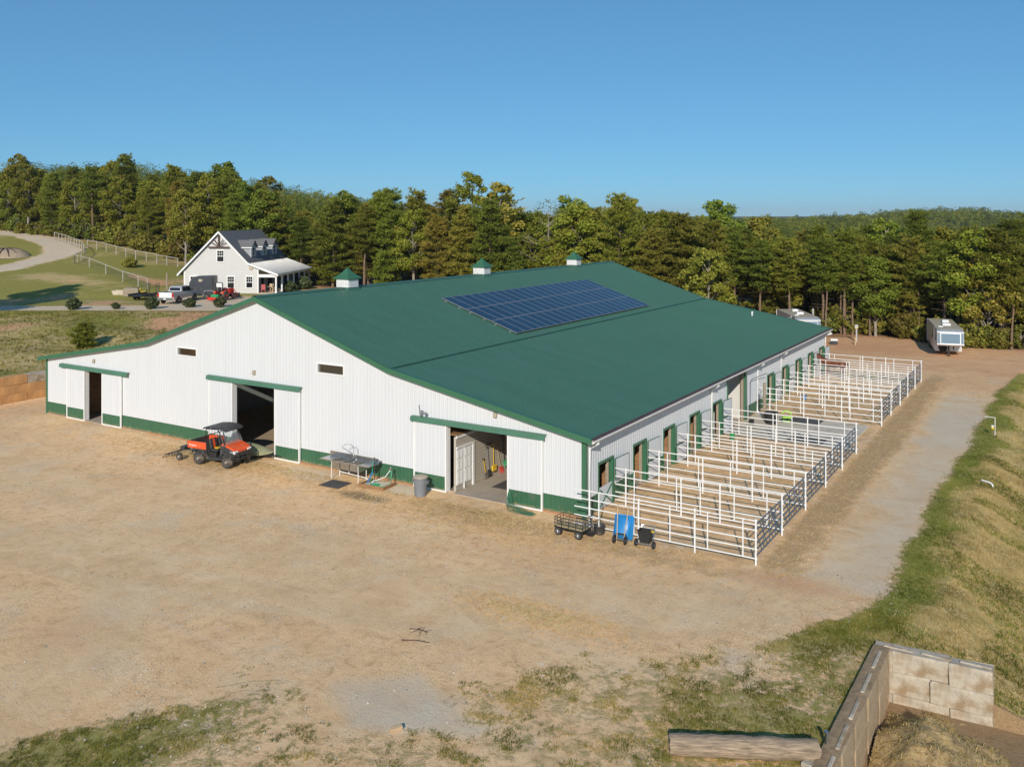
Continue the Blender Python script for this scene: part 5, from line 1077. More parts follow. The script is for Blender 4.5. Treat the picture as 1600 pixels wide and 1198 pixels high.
post_fence(((85, 375), (92, 377), (97, 378.5), (102, 380), (107, 382), (111, 383.5), (116, 385.5), (120, 387), (124, 388), (128, 391), (131, 395), (134, 402)), 'close set grey wood fence curving beside the gravel hill road', 1.5)
post_fence(((134, 402), (127, 407), (121, 410), (115.5, 412.6)), 'short grey wood fence with gate at the bend of the hill road', 1.45)
post_fence(((136.6, 387.6), (151, 390.5), (166, 394), (181.7, 398), (196.7, 402), (212, 405.6), (228.6, 408), (245, 412), (260.6, 414.7), (277.7, 418)), 'grey wood fence along the edge of the woods behind the lawn', 1.45)
pt = hit(261, 462); o = MB(); o.tube((0, 0, -.2), (0, 0, 2.2), .12, n=7); solo('gate_post', o, 'post', 'tall brown wooden post left of the farmhouse', 'post', tuple(hit(261, 452)))
# furrowed bank at the bend of the road
pts = [hit(u, v) for u, v in ((2, 405), (8, 408), (14, 410), (20, 408), (26, 402))]
tb = thing('furrowed_bank', 'bare earth bank with dark furrows inside the bend of the hill road', 'bank', tuple(hit(8, 400)), 0)
c0 = hit(8, 400)
o = MB(); rg = [];
for k, (rr_, hh) in enumerate(((4.6, -.3), (3.9, .7), (2.6, 1.5), (1.0, 1.8))): rg.append([(rr_ * 1.1 * math.cos(a) , rr_ * .9 * math.sin(a), hh + .12 * math.sin(3 * a)) for a in np.linspace(0, 2 * math.pi, 20, endpoint=False)])
o.loft(rg); part('mound', o, 'sand', tb, True)
tb.scale = (.9, .9, .7)
for k in range(7):
    o = MB(); a0 = YAW + R(-100 + k * 22); ca, sa = math.cos(a0), math.sin(a0)
    o.path([(ca * 4.6, sa * 3.9, .0), (ca * 3.9, sa * 3.4, .82), (ca * 2.6, sa * 2.2, 1.56), (ca * 1.0, sa * .9, 1.9)], .13, 6); part('furrow', o, 'brown', tb, True)
# ------------------------------------------------------------------ block walls
def blockmesh(L, Hh, D_, mat, j, ch=.016):
    """one concrete block along x with chamfered, slightly uneven faces"""
    o = MB(); o.bx(0.004, L - .004, 0, D_, .003, Hh - .003); me = o.mesh('block', M[mat], bevel=ch)
    for v in me.vertices: v.co += Vector((rng.normal(0, j), rng.normal(0, j), rng.normal(0, j * .6)))
    return me
rw = thing('retaining_wall', 'retaining wall of large orange stained blocks at the left barn corner', 'wall', (-43.95, -16, 0), R(90))
bm_ = [blockmesh(1.8, .61, .62, 'oblk', .008) for _ in range(3)]; bh = [blockmesh(.9, .61, .62, 'oblk', .008) for _ in range(2)]; bpale = blockmesh(1.8, .61, .62, 'blk', .008)
for c in range(3):
    x = -.4 - (.9 if c == 1 else 0); k = 0
    while x < 36:
        me = bm_[(k * 2 + c) % 3]
        if c == 2 and k in (10, 13): me = bpale
        inst('block', me, rw, (x, 0 + rng.uniform(-.015, .015), c * .61)); x += 1.8; k += 1
bk = thing('manure_bunker', 'stained concrete block bunker wall around the manure heap', 'wall', (12.9, -5.95, 0))
bl_l = [blockmesh(1.5, .62, .46, 'blkd', .01, .006) for _ in range(4)]
for c in range(3):
    z = -1.72 + c * .62
    for k in range(8):                                       # left wall runs towards -y
        b_ = inst('block', bl_l[(k + c) % 4], bk, (-.46 + .0, .0 - k * 1.5 - (.75 if c % 2 else 0) + (.75 if c % 2 else 0), z)); b_.rotation_euler = (0, 0, R(-90) - R(.8)); b_.location.x = -.46 - k * .021 + rng.uniform(-.004, .004)
    x = -.44
    for k, L_ in enumerate((1.5, 1.6) if c % 2 else (.5, 1.5, 1.1)):
        me = blockmesh(L_, .62, .5, 'blk', .018); inst('block', me, bk, (x, .03 + k * .04 + rng.uniform(-.012, .012), z), R(3.2)); x += L_
o = MB(); [o.bx(-.27, -.17, -.2 - k * 1.5 - 1.15, -.2 - k * 1.5, .13, .195) for k in range(7)]; part('top_lug', o, 'blk', bk, bevel=.02)
o = MB(); [o.bx(-.2 + k * 1.0, .6 + k * 1.0, .22 + k * .055, .33 + k * .055, .13, .18) for k in range(3)]; part('top_lug', o, 'blk', bk, bevel=.02)
o = MB(); nn_ = 60; sv = []
for k in range(nn_):
    y_ = .25 - k * .2
    for x_ in (-.47, -.36, -.24, -.12, -.005): sv.append((x_ - k * .0028, y_, .14 + .035 * (x_ in (-.36, -.24, -.12)) * rng.uniform(.2, 1.0)))
o.add(sv, [(k * 5 + j, k * 5 + j + 1, k * 5 + j + 6, k * 5 + j + 5) for k in range(nn_ - 1) for j in range(4)]); part('soil_on_top', o, 'soil', bk, True)
# manure heap
n_ = 44; hx = np.linspace(12.98, 19.0, n_); hy = np.linspace(-16, -6.05, n_); HXX, HYY = np.meshgrid(hx, hy, indexing='ij')
hh = -1.62 + .85 * np.exp(-((HXX - 14.1) / 1.4) ** 2 - ((HYY + 8.3) / 1.7) ** 2) + .6 * np.exp(-((HXX - 15.3) / 2) ** 2 - ((HYY + 11) / 2.4) ** 2) + .28 * (vnoise(HXX, HYY, .7, 3) - .5) + .16 * (vnoise(HXX, HYY, .28, 4) - .5) + .12 * vnoise(HXX, HYY, .45, 5)
o = MB(); idx = lambda i, j: i * n_ + j
o.add([(HXX[i, j], HYY[i, j], hh[i, j]) for i in range(n_) for j in range(n_)], [(idx(i, j), idx(i + 1, j), idx(i + 1, j + 1), idx(i, j + 1)) for i in range(n_ - 1) for j in range(n_ - 1)])
mh = part('manure_heap', o, 'manure', None, True); tag(mh, 'heap of brown manure and straw inside the block bunker', 'manure heap', kind='stuff')
# straw litter on the heap
def straws(name, X, Y, Zs, L, W, mat, label, cat, tilt=.25, parent=None):
    n = len(X); a = rng.uniform(0, 2 * np.pi, n); t = rng.normal(0, tilt, n); l_ = L * rng.uniform(.5, 1.3, n)
    dx, dy, dz = np.cos(a) * np.cos(t), np.sin(a) * np.cos(t), np.sin(t); px, py = -np.sin(a) * W, np.cos(a) * W
    c = np.stack([X, Y, Zs], -1); d = np.stack([dx, dy, dz], -1) * l_[:, None] / 2; p_ = np.stack([px, py, np.zeros(n)], -1)
    V = np.stack([c - d - p_, c - d + p_, c + d + p_, c + d - p_], 1).reshape(-1, 3); F = np.arange(4 * n).reshape(-1, 4)
    me = cards(name, V, F, np.repeat(rng.uniform(0, 1, n), 4), M[mat]); ob = bpy.data.objects.new(name, me); link(ob, parent); return tag(ob, label, cat, kind='stuff')
k_ = 9000; X = rng.uniform(13.0, 18.5, k_); Y = rng.uniform(-14, -6.1, k_)
zz = -1.62 + .85 * np.exp(-((X - 14.1) / 1.4) ** 2 - ((Y + 8.3) / 1.7) ** 2) + .6 * np.exp(-((X - 15.3) / 2) ** 2 - ((Y + 11) / 2.4) ** 2) + .28 * (vnoise(X, Y, .7, 3) - .5) + .16 * (vnoise(X, Y, .28, 4) - .5) + .12 * vnoise(X, Y, .45, 5) + .02
straws('straw_litter', X, Y, zz, .14, .008, 'drygrass', 'loose yellow straw scattered over the manure heap', 'straw', .35)
# log, block end, bits
a = G(1046, 1171, .06); b = G(1279, 1181, .06); o = MB(); d_ = (b - a)[:2]; L_ = float(np.hypot(*d_)); rg = []
for k in range(15):
    x = L_ * k / 14; r_ = .25 + .012 * math.sin(k * 2.1) + rng.normal(0, .008); rg.append([(x + rng.normal(0, .015) * (k in (0, 14)), r_ * math.cos(t) * (1.04 + rng.normal(0, .02)), .22 + r_ * math.sin(t) * (.98 + rng.normal(0, .03))) for t in np.linspace(0, 2 * math.pi, 14, endpoint=False)])
o.loft(rg); solo('timber_log', o, 'log', 'weathered grey brown log lying in the grass beside the bunker wall', 'log', (a[0], a[1], -.02), math.atan2(d_[1], d_[0]), smooth=True)
o = MB(); o.loft([[(-.3, -.5, -.2), (.28, -.55, -.2), (.3, .5, -.2), (-.2, .45, -.2)], [(-.28, -.48, .1), (.26, -.52, .13), (.28, .48, .1), (-.18, .42, .08)]]); solo('concrete_slab', o, 'blk', 'broken pale concrete slab between the log and the bunker wall', 'slab', (*G(1284, 1188, .05)[:2], .02), R(-14), bevel=.02)
o = MB(); o.tube((0, 0, -.1), (.02, .01, .42), .045, n=8); o.lathe([(.05, .42), (.055, .46), (.03, .48)], 8); solo('pipe_stub', o, 'chrome', 'short capped metal pipe standing at the end of the log', 'pipe', (*G(1291, 1172, 0)[:2], 0), smooth=True)
o = MB(); o.box((0, 0, .07), (.32, .12, .1), m=Matrix.Rotation(R(12), 3, 'X')); _ = solo('wood_offcut', o, 'woodh', 'small tan wood offcut lying on the grey gravel patch', 'wood', (*G(619, 1142)[:2], float(Z(*G(619, 1142)[:2]))), R(60), bevel=.01)
t = thing('broken_branch', 'dark twiggy broken branch lying on the open yard', 'branch', (*G(656, 987)[:2], .02), R(10)); t.scale = (.75, .75, .75)
o = MB(); o.path([(-.5, 0, .03), (-.1, .05, .06), (.35, .0, .03)], .022, 5, .01); [o.path([(x, 0.03, .05), (x + sx, sy, .04), (x + sx * 1.5, sy * 1.9, .02)], .012, 4, .005) for x, sx, sy in ((-.2, .1, .2), (0, .12, -.22), (.1, -.05, .25), (.2, .12, -.12), (-.05, -.15, -.15), (.25, .1, .15))]; part('twigs', o, 'brown', t)
o = MB(); o.path([(-.45, 0, .02), (0, .05, .03), (.4, .0, .02)], .02, 5, .01); solo('stick', o, 'brown', 'single dark stick on the yard below the twiggy branch', 'stick', (*G(650, 1003)[:2], .01), R(20))
o = MB(); o.path([(-.8, 0, .06), (0, .05, .1), (.9, .0, .05)], .013, 4, .007); solo('dry_reed', o, 'straw', 'long pale dry reed lying across the thin grass', 'reed', (*G(380, 1075)[:2], .05), R(45))
# small things by the lane
pz = float(Z(13.54, 25.5)); o = MB(); o.tube((0, 0, -.2), (0, 0, 1.05), .02, n=6); o.tube((0, 0, 1.03), (-.55, -.1, 1.06), .016); mk_ = thing('marker_post', 'thin white marker post with side arm on the grassy bank', 'post', (13.6, 25.5, pz)); part('post', o, 'pipe', mk_); o = MB(); o.box((-.12, -.05, .42), (.13, .1, .15)); part('tag_box', o, 'yellow', mk_, bevel=.02); o = MB(); o.box((-.12, -.05, .54), (.12, .09, .1)); part('tag_cap', o, 'white', mk_)
pz = float(Z(14.0, 14.85)); o = MB(); o.path([(-.45, .1, .16), (.1, 0, .14), (.28, -.05, .05), (.3, -.1, -.15)], .06, 8); solo('drain_pipe', o, 'white', 'white plastic drain pipe end poking from the grassy bank', 'pipe', (14.0, 14.85, pz), R(-20), smooth=True).scale = (.75, .75, .75)
t = thing('power_pedestal', 'grey electrical pedestal with yellow label at the edge of the woods', 'pedestal', (-1.2, 62.6, 0), R(10))
o = MB(); o.box((0, 0, .7), (.16, .16, 1.4)); o.box((0, -.06, 1.55), (.34, .22, .4)); part('pillar', o, 'alum', t, bevel=.02); o = MB(); o.box((0, -.18, 1.42), (.2, .02, .12)); part('label_plate', o, 'yellow', t)
o = MB(); o.tube((0, 0, -.2), (0, 0, .75), .07, n=7); solo('wood_stub', o, 'woodh', 'short tan wooden post beside the electrical pedestal', 'post', (-.85, 60.2, 0))
t = thing('cooler_box', 'dark cooler with white lid behind the far barn corner', 'cooler', (-2.7, 59.3, 0), R(20)); t.scale = (.72, .72, .8); o = MB(); o.box((0, 0, .26), (.9, .55, .5)); part('tub', o, 'dtrail', t, bevel=.04); o = MB(); o.box((0, 0, .6), (.96, .62, .26)); part('lid', o, 'white', t, bevel=.04)
# ------------------------------------------------------------------ gooseneck trailers
def gooseneck(label, loc, rz, L_, Hh, W2=1.2):
    t = thing('gooseneck_trailer', label, 'horse trailer', loc, rz)
    def p(n_, o, m_, **k): return part(n_, o, m_, t, **k)
    pro = [(0, .38), (0, Hh * .42), (1.75, Hh * .44), (1.9, Hh * .5), (1.78, Hh * .93), (1.5, Hh), (-L_, Hh), (-L_, .38)]
    o = MB(); o.loft([[(x, -W2, z) for x, z in pro], [(x + (0 if x <= 0 else .1), -W2 * .75, z + (.04 if z > Hh * .9 else 0)) for x, z in pro], [(x + (0 if x <= 0 else .1), W2 * .75, z + (.04 if z > Hh * .9 else 0)) for x, z in pro], [(x, W2, z) for x, z in pro]]); p('body', o, 'alum')
    o = MB(); o.bx(-L_, 1.4, -W2 * .98, W2 * .98, Hh + .045, Hh + .06); p('roof_sheet', o, 'tanpl')
    o = MB(); zt, zb = Hh * .88, Hh * .54
    for (y0, y1) in ((-W2 * .93, -W2 * .72), (-W2 * .7, W2 * .7), (W2 * .72, W2 * .93)):
        f0 = .13 if abs(y0 + y1) < .1 else .07
        o.quad((1.9 + f0, y0, zb), (1.9 + f0, y1, zb), (1.8 + f0, y1, zt), (1.8 + f0, y0, zt))
    p('nose_window', o, 'bglass')
    o = MB(); o.box((1.93, 0, Hh * .5), (.22, W2 * 2.02, .1)); o.box((1.78, 0, Hh * .93), (.3, W2 * 2.02, .1)); [o.bx(x0, x1, s_ * W2 - .03, s_ * W2 + .03, .38, Hh + .05) for s_ in (-1, 1) for x0, x1 in ((-.06, .02), (-L_ - .01, -L_ + .08))]; p('white_trim', o, 'white', bevel=.02)
    for s_ in (-1, 1): o = MB(); o.bx(.6, 1.1, s_ * W2, s_ * (W2 + .02), Hh * .58, Hh * .84); o.bx(-2.4, -1.4, s_ * W2, s_ * (W2 + .02), Hh * .55, Hh * .82); p('side_window', o, 'glass')
    o = MB(); o.bx(-1.4, -.6, W2 + .001, W2 + .025, .42, Hh * .92); o.bx(-1.4, -.6, -W2 - .025, -W2 - .001, .42, Hh * .92); p('door', o, 'white')
    o = MB(); o.lathe([(.12, -.08), (.16, -.1), (.3, -.1), (.36, -.04), (.36, .06), (.3, .1), (.12, .1)], 18, (.14, -.45, .68), 'X'); p('spare_wheel', o, 'rubber', smooth=True)
    o = MB(); o.bx(.5, .62, -.06, .06, .0, Hh * .43); o.bx(.42, .7, -.14, .14, 0, .04); o.tube((.9, .35, Hh * .43), (1.0, .35, .5), .05); p('jack_leg', o, 'black')
    for x, y, s_ in ((-1.6, 0, .7), (-4.4, .2, .6)): o = MB(); o.box((x, y, Hh + .17), (s_ * 1.3, s_, .24)); p('air_conditioner', o, 'white', bevel=.05)
    o = MB(); o.box((-.3, -.6, Hh + .1), (.4, .4, .1)); p('roof_vent', o, 'white', bevel=.02)
    for x in (-L_ * .62, -L_ * .62 - .85):
        for s_ in (-1, 1): wheel(t, (x, s_ * (W2 - .1), .36), .36, .22, tire='rubber')
    return t
gooseneck('silver gooseneck horse trailer with wide nose window at the edge of the woods', (7.75, 57.6, 0), R(-78), 7.5, 2.5, 1.1)
t2 = gooseneck('silver trailer with rooftop air conditioners behind the far barn corner', (-5.4, 58.2, 0), R(-62), 6.5, 2.75)
o = MB(); o.tube((-1.0, 1.25, .5), (-1.0, 1.25, 3.4), .03); o.tube((-1.35, 1.25, .5), (-1.35, 1.25, 3.4), .03); [o.tube((-1.0, 1.25, .8 + .3 * k), (-1.35, 1.25, .8 + .3 * k), .022) for k in range(9)]; part('ladder', o, 'white', t2)
# ------------------------------------------------------------------ horse
def skin(name, V, E, rad, mat, parent=None, sub=2):
    me = bpy.data.meshes.new(name); me.from_pydata(V, E, []); ob = bpy.data.objects.new(name, me); col.objects.link(ob)
    md = ob.modifiers.new('s', 'SKIN'); md.use_smooth_shade = True
    for i, r_ in enumerate(rad):
        sv = me.skin_vertices[0].data[i]; sv.radius = (r_, r_) if not isinstance(r_, tuple) else r_; sv.use_root = (i == 0)
    ms = ob.modifiers.new('d', 'SUBSURF'); ms.levels = sub; ms.render_levels = sub
    bpy.context.view_layer.update(); me2 = bpy.data.meshes.new_from_object(ob.evaluated_get(bpy.context.evaluated_depsgraph_get())); bpy.data.objects.remove(ob)
    me2.materials.clear(); me2.materials.append(M[mat]); me2.name = name; o = bpy.data.objects.new(name, me2); link(o, parent); return o
hs = thing('bay_horse', 'bay horse standing at the stall door behind the far white pen rails', 'horse', (1.55, 39.75, 0), R(172))
V = [(-.1, 0, 1.15), (-.55, 0, 1.22), (-.82, 0, 1.18), (.35, 0, 1.17), (.68, 0, 1.2), (.95, 0, 1.4), (1.2, 0, 1.6), (1.38, 0, 1.68), (1.62, 0, 1.5), (1.82, 0, 1.32)]
rad = [.33, .31, .22, .32, .29, .2, .15, .15, .1, .075]; E = [(0, 1), (1, 2), (0, 3), (3, 4), (4, 5), (5, 6), (6, 7), (7, 8), (8, 9)]
for s_ in (-1, 1):
    i = len(V); V += [(-.7, s_ * .17, .98), (-.6, s_ * .18, .76), (-.86, s_ * .17, .5), (-.8, s_ * .17, .24), (-.78, s_ * .17, .1), (-.72, s_ * .17, .03)]; rad += [.19, .13, .075, .048, .05, .065]; E += [(1, i), (i, i + 1), (i + 1, i + 2), (i + 2, i + 3), (i + 3, i + 4), (i + 4, i + 5)]
    i = len(V); V += [(.58, s_ * .17, .95), (.6, s_ * .17, .72), (.6, s_ * .16, .48), (.6, s_ * .16, .24), (.61, s_ * .16, .1), (.66, s_ * .16, .03)]; rad += [.15, .1, .07, .045, .05, .065]; E += [(4, i), (i, i + 1), (i + 1, i + 2), (i + 2, i + 3), (i + 3, i + 4), (i + 4, i + 5)]
skin('body', V, E, rad, 'hide', hs)
skin('tail', [(-1.0, 0, 1.3), (-1.12, 0, 1.1), (-1.12, 0, .8), (-1.1, 0, .55)], [(0, 1), (1, 2), (2, 3)], [.05, .07, .07, .03], 'mane', hs)
o = MB(); o.prism([(.75, 1.5), (1.0, 1.72), (1.3, 1.86), (1.42, 1.84), (1.2, 1.68), (.95, 1.48)], -.03, .03); part('mane', o, 'mane', hs)
for s_ in (-1, 1): o = MB(); o.loft([[(1.36, s_ * .06, 1.78), (1.42, s_ * .06, 1.78), (1.42, s_ * .11, 1.78), (1.36, s_ * .11, 1.78)], [(1.4, s_ * .09, 1.94), (1.41, s_ * .09, 1.94), (1.41, s_ * .1, 1.94), (1.4, s_ * .1, 1.94)]]); part('ear', o, 'hide', hs)
# ------------------------------------------------------------------ trees
def blades(C, Dr, Wd, L, W, var):
    """triangles: base centre C, direction Dr, width direction Wd"""
    n = len(C); b0 = C - Wd * (W / 2)[:, None]; b1 = C + Wd * (W / 2)[:, None]; tip = C + Dr * L[:, None]
    V = np.stack([b0, b1, tip], 1).reshape(-1, 3); return V, np.arange(3 * n).reshape(-1, 3), np.repeat(var, 3)
def unit(a): return a / np.maximum(np.linalg.norm(a, axis=-1, keepdims=True), 1e-6)
def pine(Hh, cb, Rr, seed, mat, dens=1.0, bark='bark', droop=.1, stubs=True):
    r = np.random.default_rng(seed); tk_ = MB(); C = []; OUT = []; VR = []
    lean = r.normal(0, .012, 2)
    pts = [(lean[0] * z + .06 * math.sin(z * .7 + seed), lean[1] * z, z) for z in np.linspace(-.3, Hh * .97, 7)]
    tk_.path(pts, .012 * Hh + .02, 7, .025)
    ax = lambda z: np.array([np.interp(z, [p[2] for p in pts], [p[0] for p in pts]), np.interp(z, [p[2] for p in pts], [p[1] for p in pts]), z])
    z = cb * Hh
    if stubs:
        for k in range(int(9 * cb * 2)):
            zz = r.uniform(.15 * Hh * cb, cb * Hh); a = r.uniform(0, 6.28); l_ = r.uniform(.4, 1.6); p0 = ax(zz); tk_.tube(p0, p0 + np.array([math.cos(a) * l_, math.sin(a) * l_, r.uniform(-.2, .3)]), .022, .008, 3)
    lob = r.uniform(.75, 1.25, 8)
    while z < Hh * .985:
        f_ = (z - cb * Hh) / (Hh * (1 - cb)); shape = (min(1, .55 + 1.4 * f_) if f_ < .32 else 1.0) * (1 - .84 * max(0, (f_ - .2) / .8) ** 1.9)
        for b in range(r.integers(4, 7)):
            a = r.uniform(0, 6.28); l_ = Rr * shape * r.uniform(.62, 1.15) * lob[int(a / 6.2832 * 8) % 8] + .18
            up = .42 * f_ + .06 + r.normal(0, .1); d = np.array([math.cos(a), math.sin(a), up]); p0 = ax(z)
            e = p0 + d * l_ - np.array([0, 0, droop * l_ * .5 * (1 - f_)])
            if l_ > .5: tk_.tube(p0, e, .012 + .012 * l_, .006, 3)
            for q in np.arange(.28 if l_ > .8 else .4, 1.02, .42 / max(l_, .42)):
                c = p0 + (e - p0) * q; side = np.array([-math.sin(a), math.cos(a), 0]); wdt = .42 * l_ * (1.05 - q) + .1
                for s_ in (-1, 0, 1):
                    cc = c + side * s_ * wdt * r.uniform(.5, 1.1) + np.array([0, 0, r.normal(0, .07)])
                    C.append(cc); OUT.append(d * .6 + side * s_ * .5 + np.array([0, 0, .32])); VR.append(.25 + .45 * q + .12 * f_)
        z += .42 / dens * r.uniform(.8, 1.2)
    C = np.array(C); OUT = np.array(OUT); VR = np.array(VR); n = 8
    c = np.repeat(C, n, 0) + r.normal(0, .07, (len(C) * n, 3)); dr = unit(np.repeat(unit(OUT), n, 0) * .8 + r.normal(0, .62, (len(C) * n, 3))); wd = unit(np.cross(dr, r.normal(0, 1, dr.shape)))
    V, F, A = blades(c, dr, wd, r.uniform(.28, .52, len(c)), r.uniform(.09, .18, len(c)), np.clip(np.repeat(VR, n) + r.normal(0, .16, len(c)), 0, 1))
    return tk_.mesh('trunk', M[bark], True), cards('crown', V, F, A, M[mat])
def broad(Hh, cb, Rr, seed, mat, n_leaf=4200, bark='bark2', airy=0.0):
    r = np.random.default_rng(seed); tk_ = MB(); th = Hh * (cb + .22)
    tk_.path([(0, 0, -.3), (.05, 0, th * .5), (.0, .08, th), (.1, .1, Hh * .8)], .014 * Hh + .03, 7, .03)
    nb = int(r.integers(20, 27)); cs = []; rs = []
    for i in range(nb):
        f_ = (i + .5) / nb; a = i * 2.4 + r.uniform(-.4, .4); zc = Hh * (cb + (1 - cb) * (.1 + .82 * f_)); pr_ = Rr * math.sin(math.pi * (.2 + .72 * f_)) * r.uniform(.45, .95)
        c = np.array([math.cos(a) * pr_, math.sin(a) * pr_, zc]); cs.append(c); rs.append(Rr * r.uniform(.2, .4) * (1.0 - .25 * f_))
        z0 = max(Hh * cb * .8, zc - pr_ * .9 - .5); tk_.path([(0.03, .03, z0), tuple(c * [.5, .5, 0] + [0, 0, (z0 + zc) / 2 + .1]), tuple(c)], .03 + .008 * Hh * .5, 4, .012)
    cs = np.array(cs); rs = np.array(rs); w_ = rs ** 2; w_ = w_ / w_.sum(); bi = r.choice(nb, n_leaf, p=w_)
    dr = unit(r.normal(0, 1, (n_leaf, 3))); rad_ = rs[bi] * (r.uniform(.3, 1, n_leaf) ** .5) * r.uniform(.8, 1.45, n_leaf)
    P = cs[bi] + dr * rad_[:, None] * [1, 1, .75]
    if airy: keep = vnoise(P[:, 0] * 1.0 + P[:, 2], P[:, 1] * 1.0 - P[:, 2] * .7, .9, seed % 50) > airy; P = P[keep]; dr = dr[keep]; rad_ = rad_[keep]; bi = bi[keep]
    n = len(P); nrm = unit(dr + r.normal(0, .7, (n, 3))); u = unit(np.cross(nrm, r.normal(0, 1, (n, 3)))); v = np.cross(nrm, u); s1 = r.uniform(.08, .165, n)[:, None]; s2 = r.uniform(.1, .21, n)[:, None]
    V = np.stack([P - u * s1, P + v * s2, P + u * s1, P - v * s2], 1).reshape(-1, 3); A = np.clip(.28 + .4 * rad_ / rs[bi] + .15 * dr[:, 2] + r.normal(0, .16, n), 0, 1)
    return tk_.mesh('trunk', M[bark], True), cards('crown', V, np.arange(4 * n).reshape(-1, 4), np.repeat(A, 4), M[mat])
def dead_tree(Hh, seed):
    r = np.random.default_rng(seed); o = MB(); o.path([(0, 0, -.3), (.1, 0, Hh * .5), (.05, .1, Hh)], .2, 6, .02)
    for k in range(34):
        z = r.uniform(.35, .97) * Hh; a = r.uniform(0, 6.28); l_ = (Hh - z) * .35 + r.uniform(.6, 1.9); e = np.array([math.cos(a) * l_, math.sin(a) * l_, z + l_ * r.uniform(.2, .6)]); m_ = e * [.5, .5, 0] + [0, 0, z + (e[2] - z) * .4]; o.path([(0.05, .05, z), tuple(m_), tuple(e)], .045, 4, .012)
        for q in range(3): b_ = m_ + (e - m_) * r.uniform(.2, .9); o.tube(b_, b_ + r.normal(0, .45, 3) + [0, 0, .3], .016, .006, 3)
    return o.mesh('trunk', M['dead']), None
KINDS = {}
for i in range(4): KINDS['tall_pine', i] = pine(12.6 + .9 * i, .46, 2.4, 100 + i, 'pine', 1.0)
for i in range(3): KINDS['full_pine', i] = pine(12.5 + .9 * i, .08, 3.0, 200 + i, 'pine', 1.0, droop=.22, stubs=False)
for i in range(2): KINDS['pale_pine', i] = pine(12.5 + i, .14, 2.9, 300 + i, 'pine2', 1.0, stubs=False)
for i in range(4): KINDS['oak', i] = broad(12.2 + i, .2, 3.3, 400 + i, 'oak', 9500)
for i in range(2): KINDS['yellow_tree', i] = broad(10.5 + i * 1.5, .22, 3.0, 500 + i, 'yoak', 9000, airy=.3)
KINDS['rusty_tree', 0] = broad(9, .18, 2.8, 600, 'roak', 4200); KINDS['dead_tree', 0] = dead_tree(13.5, 700)
KINDS['open_tree', 0] = broad(16, .3, 3.4, 801, 'oak', 9500, airy=.4); KINDS['open_tree', 1] = broad(15, .3, 3.0, 802, 'yoak', 8000, airy=.42)
KINDS['shrub', 0] = broad(2.4, .05, 1.5, 901, 'brush', 1500); KINDS['shrub', 1] = broad(3.4, .08, 1.6, 902, 'brush', 1700, airy=.3); KINDS['shrub', 2] = broad(2.0, .02, 1.4, 903, 'brush', 1300)
KINDS['holly', 0] = broad(1.75, .06, .95, 911, 'holly', 2600); KINDS['holly', 1] = broad(1.5, .05, .8, 912, 'holly', 2200)
KINDS['cedar', 0] = pine(2.7, .03, 1.4, 921, 'pine', 2.2, stubs=False)
TL = {'tall_pine': ('pine_tree', 'tall pine with bare lower trunk standing in the woods', 'pine tree', 'tall pines in the woods'), 'full_pine': ('pine_tree', 'dense dark pine clothed to the ground in the woods behind the barn and lawn', 'pine tree', 'dense pines in the woods'),
      'pale_pine': ('pine_tree', 'yellowish pine with dense crown in the woods', 'pine tree', 'yellowish pines in the woods'), 'oak': ('leafy_tree', 'green broadleaf tree with rounded crown in the woods', 'tree', 'broadleaf trees in the woods'),
      'yellow_tree': ('leafy_tree', 'yellow green broadleaf tree turning colour in the woods', 'tree', 'yellowing trees in the woods'), 'rusty_tree': ('leafy_tree', 'rust brown leaved tree standing in the woods', 'tree', 'rust brown trees in the woods'),
      'shrub': ('understory_shrub', 'leafy wild shrub at the foot of the woods', 'shrub', 'shrubs along the edge of the woods')}
tree_n = 0
def plant(kind, i, x, y, sc_=1.0, rz=None, label=None, z=None, name=None, cat=None, group=None):
    global tree_n; tree_n += 1
    tm, cm = KINDS[kind, i]; d = TL.get(kind, (name, label, cat, None))
    if label is None:
        dd, ss = cam_ds(x, y); uu = 800 + FPX * ss / dd
        where = ('on the wooded hillside behind the lawn and farmhouse', 'in the woods behind the barn roof', 'in the woods behind the trailers and pens')[int(uu > 420) + int(uu > 1130)]
        d = (d[0], d[1].split(' in the woods')[0].split(' standing in')[0].split(' at the foot')[0] + ' ' + where, d[2], d[3].split(' in the woods')[0].split(' along')[0] + ' ' + where)
    t = thing(name or d[0], label or d[1], cat or d[2], (x, y, float(Z(x, y)) if z is None else z), rng.uniform(0, 6.28) if rz is None else rz, group or (d[3] if label is None else None)); wf = rng.uniform(1.0, 1.25) * (1.15 if sc_ < .85 and kind == 'tall_pine' else 1.0); t.scale = (sc_ * wf, sc_ * wf, sc_)
    inst('trunk', tm, t)
    if cm: inst('crown', cm, t)
    return t
